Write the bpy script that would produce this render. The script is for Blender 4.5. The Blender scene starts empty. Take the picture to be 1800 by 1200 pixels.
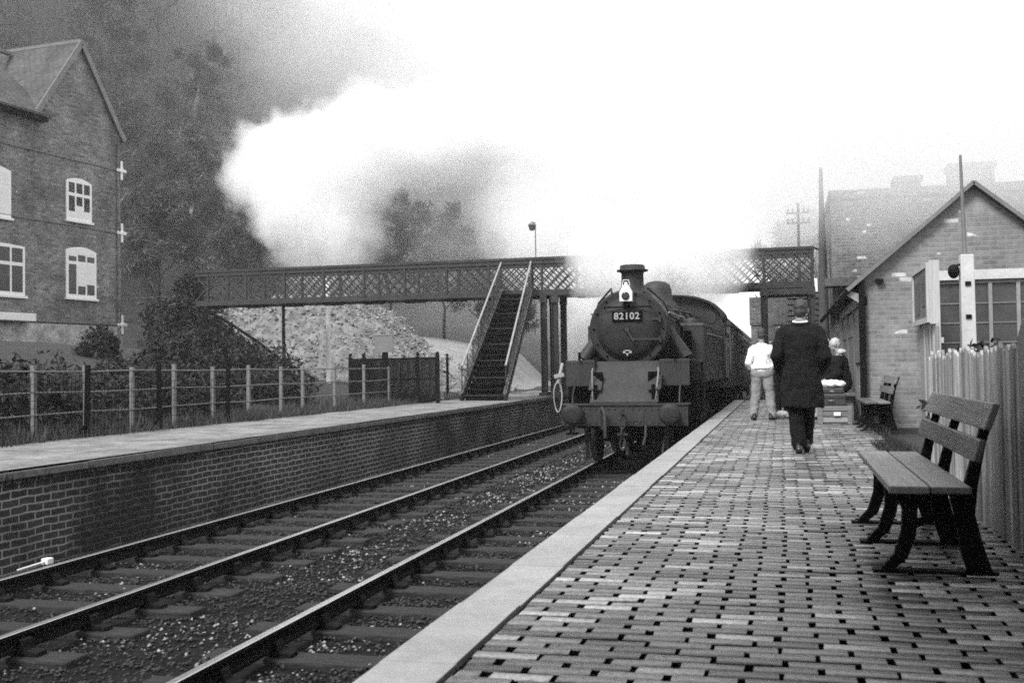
import bpy, math, random
import numpy as np
from mathutils import Vector, Matrix
random.seed(7); RNG = np.random.default_rng(7)
SC = bpy.context.scene
COL = SC.collection
R = math.radians

# ------------------------------------------------------------------ camera
cd = bpy.data.cameras.new('camera'); cam = bpy.data.objects.new('camera', cd); COL.objects.link(cam)
YAW, PITCH, ROLL, FPX = .2465, .0254, -.0145, 1889.
f = Vector((-math.sin(YAW)*math.cos(PITCH), math.cos(YAW)*math.cos(PITCH), math.sin(PITCH)))
r = Vector((math.cos(YAW), math.sin(YAW), 0)); u = r.cross(f)
r2 = r*math.cos(ROLL)+u*math.sin(ROLL); u2 = r2.cross(f)
m = Matrix((r2, u2, -f)).transposed().to_4x4(); m.translation = (0, 0, 1.0)
cam.matrix_world = m
cd.sensor_width = 36; cd.lens = FPX/1800*36; cd.clip_end = 2000; cd.clip_start = .05
cd.dof.use_dof = True; cd.dof.focus_distance = 15; cd.dof.aperture_fstop = 5.6
SC.camera = cam
# ------------------------------------------------------------------ world, sun, exposure
SUN_EL, SUN_AZ = 48, 205       # azimuth clockwise from +Y
W = bpy.data.worlds.new('World'); SC.world = W; W.use_nodes = True
nt = W.node_tree; nt.nodes.clear()
out = nt.nodes.new('ShaderNodeOutputWorld'); bg = nt.nodes.new('ShaderNodeBackground')
sky = nt.nodes.new('ShaderNodeTexSky'); sky.sky_type = 'NISHITA'; sky.sun_disc = False
sky.sun_elevation = R(SUN_EL); sky.sun_rotation = R(SUN_AZ); sky.air_density = 1; sky.dust_density = 5
bw = nt.nodes.new('ShaderNodeRGBToBW')
mx = nt.nodes.new('ShaderNodeMix'); mx.data_type = 'RGBA'; mx.inputs[0].default_value = .97
mx.inputs[7].default_value = (8.0, 8.0, 8.0, 1)
nt.links.new(sky.outputs[0], bw.inputs[0]); nt.links.new(bw.outputs[0], mx.inputs[6])
nt.links.new(mx.outputs[2], bg.inputs[0]); bg.inputs[1].default_value = .1
nt.links.new(bg.outputs[0], out.inputs[0])
sd = bpy.data.lights.new('sun', 'SUN'); sd.energy = 2.6; sd.angle = R(18); sd.color = (1, 1, 1)
so = bpy.data.objects.new('sun', sd); COL.objects.link(so)
a, e = R(SUN_AZ), R(SUN_EL)
so.rotation_euler = Vector((-math.sin(a)*math.cos(e), -math.cos(a)*math.cos(e), -math.sin(e))).to_track_quat('-Z', 'Y').to_euler()
SC.view_settings.view_transform = 'Standard'; SC.view_settings.look = 'None'
SC.view_settings.exposure = 0.92; SC.view_settings.gamma = 1
SC.render.engine = 'CYCLES'
cy = SC.cycles
cy.use_denoising = False; cy.max_bounces = 14; cy.diffuse_bounces = 3; cy.glossy_bounces = 2
cy.transparent_max_bounces = 12; cy.volume_bounces = 12; cy.volume_step_rate = 1.0; cy.volume_max_steps = 128
cy.filter_width = 1.7; cy.use_adaptive_sampling = True; cy.adaptive_threshold = .015

# ------------------------------------------------------------------ materials
def gray(v): return (v, v, v, 1)
class NB:
    def __init__(s, name):
        s.m = bpy.data.materials.new(name); s.m.use_nodes = True; s.t = s.m.node_tree
        s.p = s.t.nodes['Principled BSDF']
        s.tc = s.t.nodes.new('ShaderNodeTexCoord')
    def n(s, t, **k):
        x = s.t.nodes.new(t)
        for a, b in k.items(): setattr(x, a, b)
        return x
    def l(s, a, b): s.t.links.new(a, b)
    def noise(s, scale, detail=4, vec=None, rough=.6, dist=0):
        x = s.n('ShaderNodeTexNoise'); x.inputs['Scale'].default_value = scale; x.inputs['Detail'].default_value = detail
        x.inputs['Roughness'].default_value = rough; x.inputs['Distortion'].default_value = dist
        s.l(vec or s.tc.outputs['Object'], x.inputs['Vector']); return x.outputs['Fac']
    def ramp(s, fac, pts):
        x = s.n('ShaderNodeValToRGB'); el = x.color_ramp.elements
        while len(el) < len(pts): el.new(.5)
        for q, (p, v) in zip(el, pts): q.position = p; q.color = gray(v)
        s.l(fac, x.inputs[0]); return x.outputs[0]
    def math(s, op, a, b=None, clamp=False):
        x = s.n('ShaderNodeMath', operation=op, use_clamp=clamp)
        for i, v in enumerate((a, b)):
            if v is None: continue
            if isinstance(v, (int, float)): x.inputs[i].default_value = v
            else: s.l(v, x.inputs[i])
        return x.outputs[0]
    def mixc(s, fac, a, b, mode='MIX'):
        x = s.n('ShaderNodeMix', data_type='RGBA', blend_type=mode)
        for i, v in ((0, fac), (6, a), (7, b)):
            if isinstance(v, (int, float)): x.inputs[i].default_value = v if i == 0 else gray(v)
            else: s.l(v, x.inputs[i])
        return x.outputs[2]
    def bump(s, h, strength=.5, dist=.01):
        x = s.n('ShaderNodeBump'); x.inputs['Strength'].default_value = strength; x.inputs['Distance'].default_value = dist
        s.l(h, x.inputs['Height']); s.l(x.outputs[0], s.p.inputs['Normal'])
    def col(s, c): s.l(c, s.p.inputs['Base Color'])
    def rough(s, v):
        if isinstance(v, (int, float)): s.p.inputs['Roughness'].default_value = v
        else: s.l(v, s.p.inputs['Roughness'])
def mat(name, v, rough=.8, var=.35, scale=6, bump=.3, bd=.01, metal=0, stretch=None, spec=.5):
    b = NB(name); b.rough(rough); b.p.inputs['Metallic'].default_value = metal
    b.p.inputs['Specular IOR Level'].default_value = spec
    vec = None
    if stretch:
        mp = b.n('ShaderNodeMapping'); mp.inputs['Scale'].default_value = stretch
        b.l(b.tc.outputs['Object'], mp.inputs[0]); vec = mp.outputs[0]
    n1 = b.noise(scale, 6, vec); n2 = b.noise(scale*6.3, 3, vec)
    mixn = b.math('ADD', b.math('MULTIPLY', n1, .65), b.math('MULTIPLY', n2, .35))
    b.col(b.ramp(mixn, [(.3, v*(1-var)), (.5, v), (.72, min(1, v*(1+var*1.3)))]))
    if bump: b.bump(mixn, bump, bd)
    return b.m
def brick_mat(name, dark, light, mortar, white=0., scale=1., mort=.012, stain=.5, rough=.85, smin=.35, wob_=.02):
    """brickwork: u along the wall, v up; white = share of pale efflorescent bricks"""
    b = NB(name); b.rough(rough)
    sp = b.n('ShaderNodeSeparateXYZ'); b.l(b.tc.outputs['Object'], sp.inputs[0])
    uu = b.math('ADD', sp.outputs[0], sp.outputs[1])
    cx = b.n('ShaderNodeCombineXYZ'); b.l(uu, cx.inputs[0]); b.l(sp.outputs[2], cx.inputs[1])
    wob = b.noise(3., 2); sc = b.n('ShaderNodeVectorMath', operation='ADD')
    cw = b.n('ShaderNodeCombineXYZ'); b.l(b.math('MULTIPLY', b.math('SUBTRACT', wob, .5), wob_), cw.inputs[1]); b.l(b.math('MULTIPLY', b.math('SUBTRACT', wob, .5), .02), cw.inputs[0])
    b.l(cx.outputs[0], sc.inputs[0]); b.l(cw.outputs[0], sc.inputs[1])
    bt = b.n('ShaderNodeTexBrick'); b.l(sc.outputs[0], bt.inputs['Vector'])
    bt.inputs['Color1'].default_value = gray(0); bt.inputs['Color2'].default_value = gray(1); bt.inputs['Mortar'].default_value = gray(.5)
    bt.inputs['Scale'].default_value = 1; bt.inputs['Brick Width'].default_value = .235*scale; bt.inputs['Row Height'].default_value = .078*scale
    bt.inputs['Mortar Size'].default_value = mort/2*scale; bt.inputs['Mortar Smooth'].default_value = .3; bt.inputs['Bias'].default_value = 0
    bc = b.ramp(bt.outputs['Color'], [(0, dark), (1, light)])
    n0 = b.noise(9, 5); bc = b.mixc(.55, bc, b.ramp(n0, [(.3, dark*.8), (.7, light*1.1)]))
    if white:
        patch = b.noise(.9, 3); wf = b.math('MULTIPLY', b.math('GREATER_THAN', b.math('ADD', bt.outputs['Color'], b.math('MULTIPLY', patch, .5)), 1.40-white), b.ramp(n0, [(.3, .35), (.6, 1)]))
        bc = b.mixc(wf, bc, .62)
    big = b.noise(.7, 5); cc = b.mixc(bt.outputs['Fac'], bc, mortar)
    cc = b.mixc(stain, cc, b.ramp(big, [(.36, smin), (.5, .9), (.66, 1.5)]), 'MULTIPLY')
    b.col(cc); b.bump(b.math('ADD', b.math('MULTIPLY', b.math('SUBTRACT', 1., bt.outputs['Fac']), 1.), b.math('MULTIPLY', n0, .5)), .7, .012)
    return b.m
def wood_mat(name, v, axis=1, rough=.65, var=.5):
    st = [30, 30, 30]; st[axis] = 1.2
    m_ = mat(name, v, rough, var, 1.6, .5, .006, stretch=tuple(st)); t = m_.node_tree
    oi = t.nodes.new('ShaderNodeObjectInfo'); mr = t.nodes.new('ShaderNodeMapRange'); mr.inputs['To Min'].default_value = .55; mr.inputs['To Max'].default_value = 1.45
    t.links.new(oi.outputs['Random'], mr.inputs[0]); p = t.nodes['Principled BSDF']; src = p.inputs['Base Color'].links[0].from_socket
    x = t.nodes.new('ShaderNodeMix'); x.data_type = 'RGBA'; x.blend_type = 'MULTIPLY'; x.inputs[0].default_value = 1
    t.links.new(src, x.inputs[6]); t.links.new(mr.outputs[0], x.inputs[7]); t.links.new(x.outputs[2], p.inputs['Base Color'])
    return m_
def tone_mat(name, pts, rough=.7, scale=20, var=.3, stain=None, spec=.5):
    """colour from the per-face 'tone' attribute"""
    b = NB(name); at = b.n('ShaderNodeAttribute', attribute_name='tone')
    c = b.ramp(at.outputs['Fac'], pts); n = b.noise(scale, 5)
    c = b.mixc(var*1.6, c, b.ramp(n, [(.3, .45), (.5, 1.), (.72, 1.5)]), 'MULTIPLY')
    if stain: c = b.mixc(stain, c, b.ramp(b.noise(.55, 5), [(.35, .45), (.55, 1.05), (.7, 1.35)]), 'MULTIPLY')
    b.col(c); b.rough(rough); b.bump(n, .5, .006); b.p.inputs['Specular IOR Level'].default_value = spec
    if name == 'blue_brick_paviour': b.l(b.ramp(at.outputs['Fac'], [(.02, 0), (.1, .5)]), b.p.inputs['Specular IOR Level'])
    return b.m
def leaf_mat(name, lo, hi):
    b = NB(name); at = b.n('ShaderNodeAttribute', attribute_name='tone')
    b.col(b.ramp(at.outputs['Fac'], [(0, lo), (1, hi)])); b.rough(.75); b.p.inputs['Specular IOR Level'].default_value = .25
    return b.m
M = dict(
    loco=mat('sooty_black_paint', .018, .6, .5, 3, .25, .01, spec=.25),
    loco_mid=mat('dusty_black_paint', .028, .6, .45, 2.2, .2, .01, spec=.3),
    loco_dk=mat('oily_black_iron', .003, .8, .5, 5, .3, spec=.03),
    loco_tank=mat('worn_tank_paint', .026, .6, .5, 2.5, .15, .01, stretch=(1, 1, .35), spec=.3),
    coach=mat('coach_paint', .05, .5, .4, 2.5, .15, .01, stretch=(2, 2, .3)),
    dullsteel=mat('dull_steel', .30, .45, .4, 8, .2, metal=.6),
    railtop=mat('polished_rail_head', .45, .3, .25, 9, .1, metal=.85, stretch=(1, .2, 1)),
    railside=mat('rusty_rail_web', .006, .9, .5, 12, .4, spec=.1),
    chair=mat('cast_iron_chair', .008, .9, .5, 14, .4, spec=.12),
    sleeper=mat('creosoted_sleeper', .032, .85, .7, 5, .8, .02, stretch=(1, 9, 9), spec=.15),
    cinder=mat('cinder_track_bed', .009, .95, .8, 7, 1., .03, spec=.1),
    dirt=mat('dark_earth', .018, .95, .6, 1.5, .8, .05),
    coping=mat('concrete_coping', .24, .38, .3, 2.2, .25, .008),
    copside=mat('dark_coping_edge', .10, .8, .5, 4, .5),
    farplat=mat('trodden_gravel_platform', .145, .8, .8, 1.5, .5, .02),
    joint=mat('dark_paving_joint', .012, .95, .5, 10, .3, spec=.05),
    platbrick=brick_mat('blackened_platform_brick', .004, .035, .20, 0.05, 1.05, .022, 1., smin=.14, wob_=.05),
    housebrick=brick_mat('house_brick', .025, .27, .16, .10, 1.3, .014, .7),
    hutbrick=brick_mat('pale_mixed_brick', .12, .26, .27, .16, 1.0, .016, .4),
    bigbrick=brick_mat('warehouse_brick', .05, .17, .18, .15, 1.2, .02, .5),
    rubble=mat('flaking_whitewash', .33, .85, .75, 1.6, .8, .04),
    tile=brick_mat('clay_roof_tile', .04, .10, .02, 0, 1.3, .02, .7),
    slate=mat('dark_slate', .07, .6, .4, 5, .3),
    white=mat('white_gloss_paint', .75, .4, .05, 5, .08),
    glass=mat('dark_window_glass', .012, .12, .2, 2, 0),
    blind=mat('cream_window_blind', .72, .8, .08, 3, .1),
    hutglass=mat('dusty_hut_pane', .06, .35, .35, 2.4, .05),
    bench=wood_mat('weathered_bench_plank', .105, 1, .5, .55),
    iron=mat('black_cast_iron', .004, .6, .4, 8, .2, spec=.1),
    fence=wood_mat('weathered_fence_board', .24, 2, .7, .7),
    palefence=wood_mat('pale_fence_board', .30, 2, .7, .3),
    doorwood=wood_mat('dark_door_board', .10, 2, .6, .5),
    girder=mat('footbridge_paint', .035, .7, .4, 3, .2, spec=.25),
    rail_lt=mat('worn_pale_handrail', .24, .5, .3, 4, .2),
    fencepost=mat('grey_fence_post', .14, .8, .4, 8, .4),
    conc=mat('weathered_concrete', .5, .75, .2, 5, .3),
    steel=mat('grey_steel_pole', .14, .6, .3, 3, .2),
    polewood=mat('tarred_pole', .05, .8, .4, 6, .3, stretch=(6, 6, .5)),
    spoil=mat('pale_quarry_spoil', .17, .95, .8, 2.2, 1., .15, spec=.1),
    lane=mat('pale_lane', .20, .9, .3, .9, .4),
    bark=mat('tree_bark', .03, .9, .5, 6, .5),
    palebark=mat('pale_tree_bark', .35, .9, .3, 6, .5),
    twig=leaf_mat('dark_twigs_and_leaves', .002, .12),
    leaf=leaf_mat('evergreen_leaves', .003, .045),
    leafmid=leaf_mat('pale_undergrowth', .01, .09),
    coat=mat('dark_wool_coat', .009, .95, .35, 14, .4, .004, spec=.15),
    trouser_dk=mat('dark_trousers', .006, .9, .3, 14, .3, .004, spec=.15),
    shirt=mat('white_cotton_shirt', .80, .8, .06, 8, .35, .006),
    trouser_lt=mat('light_flannel_trousers', .21, .85, .2, 12, .35, .006),
    skin=mat('skin', .25, .55, .12, 9, .08),
    hair=mat('dark_hair', .03, .6, .5, 40, .5, .004),
    hair_grey=mat('greying_hair', .035, .7, .8, 60, .5, .004),
    shoe=mat('black_leather', .012, .35, .3, 10, .1),
    cloth_lt=mat('pale_cloth', .45, .85, .12, 9, .4, .006),
    case=mat('dark_suitcase_leather', .03, .5, .4, 9, .2),
    crate=wood_mat('rough_crate_board', .17, 0, .8, .5),
    hose=mat('white_canvas_hose', .26, .8, .15, 10, .2),
    number=mat('white_number_paint', .28, .6, .1, 10, 0),
    poster=mat('faded_poster', .12, .6, .6, 3.2, 0),
)
# ------------------------------------------------------------------ mesh builder
class MB:
    def __init__(s, off=(0, 0, 0)): s.v = []; s.f = []; s.o = off; s.sm = []
    def add(s, vs, fs, smooth=False):
        b = len(s.v); o = s.o
        s.v += [(x-o[0], y-o[1], z-o[2]) for x, y, z in vs]
        s.f += [tuple(b+i for i in q) for q in fs]; s.sm += [smooth]*len(fs)
        return s
    def box(s, x0, x1, y0, y1, z0, z1):
        return s.add([(x, y, z) for z in (z0, z1) for x, y in ((x0, y0), (x1, y0), (x1, y1), (x0, y1))],
                     [(0, 3, 2, 1), (4, 5, 6, 7), (0, 1, 5, 4), (1, 2, 6, 5), (2, 3, 7, 6), (3, 0, 4, 7)])
    def bar(s, a, b, w, h=None, up=(0, 0, 1)):
        """rectangular bar from a to b, w across, h along 'up'"""
        h = h or w; a = Vector(a); b = Vector(b); d = (b-a).normalized(); U = Vector(up)
        if abs(d.dot(U)) > .99: U = Vector((0, 1, 0))
        sx = d.cross(U).normalized(); uz = sx.cross(d)
        vs = [tuple(p+sx*i*w/2+uz*j*h/2) for p in (a, b) for i, j in ((-1, -1), (1, -1), (1, 1), (-1, 1))]
        return s.add(vs, [(0, 1, 2, 3), (7, 6, 5, 4), (0, 4, 5, 1), (1, 5, 6, 2), (2, 6, 7, 3), (3, 7, 4, 0)])
    def tube(s, pts, rad, n=8, cap=True):
        """round tube along pts, rad scalar or list"""
        P = [Vector(p) for p in pts]; k = len(P); rs = rad if isinstance(rad, (list, tuple)) else [rad]*k
        vs = []; t0 = (P[1]-P[0]).normalized(); ref = Vector((0, 0, 1)) if abs(t0.z) < .9 else Vector((1, 0, 0))
        sx = t0.cross(ref).normalized()
        for i in range(k):
            t = (P[min(i+1, k-1)]-P[max(i-1, 0)]).normalized(); sx = (sx-t*sx.dot(t)).normalized(); sy = t.cross(sx)
            for j in range(n):
                a = 2*math.pi*j/n; vs.append(tuple(P[i]+(sx*math.cos(a)+sy*math.sin(a))*rs[i]))
        fs = [(i*n+j, i*n+(j+1) % n, (i+1)*n+(j+1) % n, (i+1)*n+j) for i in range(k-1) for j in range(n)]
        s.add(vs, fs, True)
        if cap: s.add(vs[:n], [tuple(reversed(range(n)))]); s.add(vs[-n:], [tuple(range(n))])
        return s
    def lathe(s, c, axis, prof, n=24, cap=True):
        """prof = [(along, radius)] about axis 'x','y','z' through c"""
        c = Vector(c); A = {'x': (0, 1, 2), 'y': (1, 2, 0), 'z': (2, 0, 1)}[axis]; vs = []
        for t, q in prof:
            for j in range(n):
                a = 2*math.pi*j/n; p = [0, 0, 0]; p[A[0]] = t; p[A[1]] = q*math.cos(a); p[A[2]] = q*math.sin(a)
                vs.append(tuple(c+Vector(p)))
        fs = [(i*n+j, i*n+(j+1) % n, (i+1)*n+(j+1) % n, (i+1)*n+j) for i in range(len(prof)-1) for j in range(n)]
        s.add(vs, fs, True)
        if cap: s.add(vs[:n], [tuple(reversed(range(n)))]); s.add(vs[-n:], [tuple(range(n))])
        return s
    def prism(s, poly, a0, a1, axis='x'):
        """polygon extruded along axis; poly coords are the two other axes in order"""
        n = len(poly)
        def P(t, p): return {'x': (t, p[0], p[1]), 'y': (p[0], t, p[1]), 'z': (p[0], p[1], t)}[axis]
        vs = [P(a0, p) for p in poly]+[P(a1, p) for p in poly]
        return s.add(vs, [tuple(reversed(range(n))), tuple(range(n, 2*n))]+[(i, (i+1) % n, n+(i+1) % n, n+i) for i in range(n)])
    def ell(s, c, rx, ry, rz, nu=14, nv=9, rot=None):
        vs = []; 
        for i in range(nv+1):
            th = math.pi*i/nv
            for j in range(nu):
                ph = 2*math.pi*j/nu; p = Vector((rx*math.sin(th)*math.cos(ph), ry*math.sin(th)*math.sin(ph), rz*math.cos(th)))
                if rot is not None: p = rot @ p
                vs.append((c[0]+p.x, c[1]+p.y, c[2]+p.z))
        return s.add(vs, [(i*nu+j, (i+1)*nu+j, (i+1)*nu+(j+1) % nu, i*nu+(j+1) % nu) for i in range(nv) for j in range(nu)], True)
    def cap(s, a, b, ra, rb, n=12):
        """tapered capsule"""
        a = Vector(a); b = Vector(b); d = (b-a); L = max(d.length, 1e-4); d = d/L
        pts = []; rs = []
        for k in range(5):
            t = math.pi/2*k/4; pts.append(a-d*ra*math.cos(t)); rs.append(max(ra*math.sin(t), ra*.05))
        for k in range(5):
            t = math.pi/2*k/4; pts.append(b+d*rb*math.sin(t)); rs.append(max(rb*math.cos(t), rb*.05))
        return s.tube(pts, rs, n)
    def build(s, name, m, parent=None, bevel=0, fixn=True):
        me = bpy.data.meshes.new(name); me.from_pydata(s.v, [], s.f)
        me.polygons.foreach_set('use_smooth', s.sm); me.materials.append(m if not isinstance(m, str) else M[m])
        me.update()
        if fixn:
            import bmesh
            bm = bmesh.new(); bm.from_mesh(me); bmesh.ops.recalc_face_normals(bm, faces=bm.faces); bm.to_mesh(me); bm.free()
        o = bpy.data.objects.new(name, me); COL.objects.link(o)
        if parent: o.parent = parent
        if bevel:
            q = o.modifiers.new('bevel', 'BEVEL'); q.width = bevel; q.segments = 2; q.limit_method = 'ANGLE'; q.angle_limit = R(40)
        return o
def tag(o, label=None, cat=None, group=None, kind=None):
    if label: o['label'] = label
    if cat: o['category'] = cat
    if group: o['group'] = group
    if kind: o['kind'] = kind
    return o
def thing(name, label, cat, loc=(0, 0, 0), rz=0, group=None):
    o = bpy.data.objects.new(name, None); COL.objects.link(o); o.location = loc; o.rotation_euler = (0, 0, rz)
    o.empty_display_size = .1
    return tag(o, label, cat, group)
def copy_tree(o, parent=None):
    c = o.copy(); COL.objects.link(c); c.parent = parent
    for ch in list(o.children): copy_tree(ch, c)
    return c
def fast_mesh(name, V, F, m, tone=None, parent=None, smooth=False):
    """numpy verts (n,3), faces (m,k)"""
    V = np.asarray(V, np.float32); F = np.asarray(F, np.int32); k = F.shape[1]
    me = bpy.data.meshes.new(name); me.vertices.add(len(V)); me.vertices.foreach_set('co', V.ravel())
    me.loops.add(F.size); me.loops.foreach_set('vertex_index', F.ravel())
    me.polygons.add(len(F)); me.polygons.foreach_set('loop_start', np.arange(0, F.size, k, dtype=np.int32))
    if smooth: me.polygons.foreach_set('use_smooth', np.ones(len(F), bool))
    me.update(calc_edges=True)
    if tone is not None:
        at = me.attributes.new('tone', 'FLOAT', 'FACE'); at.data.foreach_set('value', np.asarray(tone, np.float32))
    me.materials.append(m if not isinstance(m, str) else M[m])
    o = bpy.data.objects.new(name, me); COL.objects.link(o)
    if parent: o.parent = parent
    return o
def sstep(x, a, b):
    t = np.clip((np.asarray(x, float)-a)/(b-a), 0, 1); return t*t*(3-2*t)
def vnoise(x, y, seed=0):
    """cheap smooth 2-D value noise"""
    x = np.asarray(x, float); y = np.asarray(y, float)
    def h(i, j): 
        v = np.sin(i*127.1+j*311.7+seed*74.7)*43758.5453; return v-np.floor(v)
    xi, yi = np.floor(x), np.floor(y); fx, fy = x-xi, y-yi; fx = fx*fx*(3-2*fx); fy = fy*fy*(3-2*fy)
    return (h(xi, yi)*(1-fx)+h(xi+1, yi)*fx)*(1-fy)+(h(xi, yi+1)*(1-fx)+h(xi+1, yi+1)*fx)*fy

# ------------------------------------------------------------------ levels
RAIL, BED = -.815, -1.04
EDGE, SLAB, FAR = -1.39, -1.093, -7.52
FZ = .05; FBACK = -10.3
def gz(x, y):
    """terrain height"""
    x = np.asarray(x, float); y = np.asarray(y, float)
    d = np.maximum(0, -10.4-x)
    bank = sstep(d, 0, 11)*1.9*(1-sstep(y, 30, 38)*.55)
    bank = bank+sstep(d, 10, 17)*.4
    toe = sstep(y, 48, 75)*d*.20
    hx = np.maximum(0, -(x+36+np.clip(y-60, 0, 200)*-.10))
    hill = 58*(1-np.exp(-hx/44))*sstep(hx, -1, 22)
    hill = hill*(.82+.36*vnoise(x/26, y/26, 3))*(.6+.4*sstep(y, -40, 60))
    rt = np.maximum(0, x-14)*.10+sstep(y, 55, 95)*sstep(x, -3, 12)*5
    n = (vnoise(x/2.3, y/2.3, 1)-.5)*.22*(d > 0)*sstep(d, 0, 2)+(vnoise(x/9, y/9, 2)-.5)*1.2*sstep(d, 8, 30)
    bed = (x > -10.4) & (x < 1.45)
    base = np.where(x > 0, -.06+rt, 0.)
    out = np.where(x <= -10.4, bank+toe+hill+n-.02, base)
    out = np.where(bed, BED+(vnoise(x*2.2, y*2.2, 5)-.5)*.05, out)
    return out

# ------------------------------------------------------------------ the ground
def make_ground():
    xs = np.concatenate([[-330, -260, -210, -170], np.arange(-150, -60, 4.), np.arange(-60, -24, 1.5), np.arange(-24, -10.4, .6), [-10.42],
                         np.linspace(-10.38, 1.43, 40), [1.47], np.arange(2, 20, 2.), np.arange(20, 60, 6.), [80, 120, 180, 250, 330]])
    ys = np.concatenate([[-60, -40, -25, -12, -6], np.arange(-3, 60, .75), np.arange(60, 140, 3.), np.arange(140, 300, 10.), [330]])
    X, Y = np.meshgrid(xs, ys); Z = gz(X, Y); nx, ny = len(xs), len(ys)
    V = np.stack([X, Y, Z], -1).reshape(-1, 3); i = np.arange(nx*ny).reshape(ny, nx)
    F = np.stack([i[:-1, :-1], i[:-1, 1:], i[1:, 1:], i[1:, :-1]], -1).reshape(-1, 4)
    o = fast_mesh('ground', V, F, 'dirt', smooth=True); tag(o, kind='structure')
    o.data.materials.append(M['cinder'])
    cx = V[F][:, :, 0].mean(1); mi = ((cx > -10.4) & (cx < 1.45)).astype(np.int32)
    o.data.polygons.foreach_set('material_index', mi)
make_ground()
# near platform: body, coping, paving bricks
o = MB().box(EDGE+.06, 1.448, -8, 31.8, BED-.1, -.07).build('platform', 'platbrick'); tag(o, kind='structure')
def paving(name, x0, x1fn, y0, y1):
    V = []; F = []; T = []
    L, Wd = .236, .078; y = y0; row = 0
    while y < y1:
        x = x0+(0 if row % 2 else -L/2)+random.uniform(-.005, .005)+math.sin(row*.13)*.008
        dy = random.uniform(-.003, .003); x1 = x1fn(y)
        while x < x1:
            l = L+random.gauss(0, .0035)
            xa, xb = max(x, x0), min(x+l, x1)
            if xb-xa > .04:
                g = random.uniform(.002, .007)+(random.random() < .62)*random.uniform(.002, .009); gs = random.uniform(.0004, .0026) if random.random() < .8 else random.uniform(.003, .006)
                h = random.gauss(0, .0013); tl = random.gauss(0, .0007)
                a0, a1, b0, b1 = xa+g, xb-g, y+gs+dy, y+Wd-gs+dy
                rc = random.uniform(-.003, .003); ja, jb = random.uniform(-.004, .004), random.uniform(-.004, .004)
                b = len(V); c = .003
                V += [(a0-c, b0-c*.4, -.03), (a1+c, b0-c*.4, -.03), (a1+c, b1+c*.4, -.03), (a0-c, b1+c*.4, -.03),
                      (a0+ja, b0, -.003+h), (a1, b0, -.003+h), (a1+jb, b1, -.003+h+tl), (a0, b1, -.003+h+tl),
                      (a0+ja+c*1.3, b0+c*.5, h-tl), (a1-c*1.3, b0+c*.5, h+tl), (a1+jb-c*1.3, b1-c*.5, h+tl), (a0+c*1.3, b1-c*.5, h-tl)]
                for q in ((0, 1, 5, 4), (1, 2, 6, 5), (2, 3, 7, 6), (3, 0, 4, 7), (4, 5, 9, 8), (5, 6, 10, 9), (6, 7, 11, 10), (7, 4, 8, 11), (8, 9, 10, 11)):
                    F.append(tuple(b+k for k in q))
                tn = min(1, max(.12, random.gauss(.5, .28))); T += [0, 0, 0, 0, tn*.8, 0, tn*.8, 0, tn]  # brick sides and end chamfers near black: gap shade put into the colour
            x += l
        y += Wd+.003; row += 1
    m = tone_mat('blue_brick_paviour', [(0, .004), (.12, .035), (.35, .085), (.7, .17), (1, .42)], .36, 38, .6, .85)
    o = fast_mesh(name, V, F, m, T); tag(o, kind='structure'); return o
paving('paving', SLAB+.012, lambda y: 1.30 if y < 18.7 else 1.28, 1.6, 31.7)
o = MB().box(SLAB-.005, 1.44, -8, 31.75, -.07, -.022).build('paving_bed', 'joint'); tag(o, kind='structure')
# coping slabs, one structure
mb = MB(); y = -2.
while y < 31.8:
    l = min(.92, 31.8-y); dz = random.uniform(-.004, .004)
    mb.prism([(EDGE, -.07), (EDGE, -.02), (EDGE+.02+random.uniform(0, .01), dz), (SLAB-.004, dz+.002), (SLAB-.004, -.07)], y+.003, y+l-.003, 'y'); y += .92
o = mb.build('platform_edge', 'coping', bevel=.004); tag(o, kind='structure')
# platform ramp down at the end
o = MB().prism([(31.81, BED), (31.81, -.02), (40, BED)], EDGE+.06, 1.2, 'x').build('platform_ramp', 'cinder'); tag(o, kind='structure')
# far platform
o = MB().box(FBACK-.1, FAR-.07, -8, 44, BED-.1, FZ-.085).build('platform', 'platbrick'); tag(o, kind='structure')
mb = MB(); y = -8.
while y < 44:
    l = random.uniform(1.1, 1.5); l = min(l, 44-y); dz = random.uniform(-.012, .008)
    mb.box(FAR-.42, FAR+.01+random.uniform(-.012, .012), y+.004, y+l-.004, FZ-.09, FZ+dz); y += l
o = mb.build('platform_edge', 'copside', bevel=.012); tag(o, kind='structure')
xs = np.linspace(FBACK-.1, FAR-.0, 14); ys = np.arange(-8, 44, .25); X, Y = np.meshgrid(xs, ys)
Z = FZ+.012+(vnoise(X*2, Y*2, 9)-.5)*.02; Z[:, -1] = FZ+.014; Z[:, 0] = -.1
i = np.arange(X.size).reshape(X.shape); F = np.stack([i[:-1, :-1], i[:-1, 1:], i[1:, 1:], i[1:, :-1]], -1).reshape(-1, 4)
o = fast_mesh('platform_surface', np.stack([X, Y, Z], -1).reshape(-1, 3), F, 'farplat', smooth=True); tag(o, kind='structure')

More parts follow.
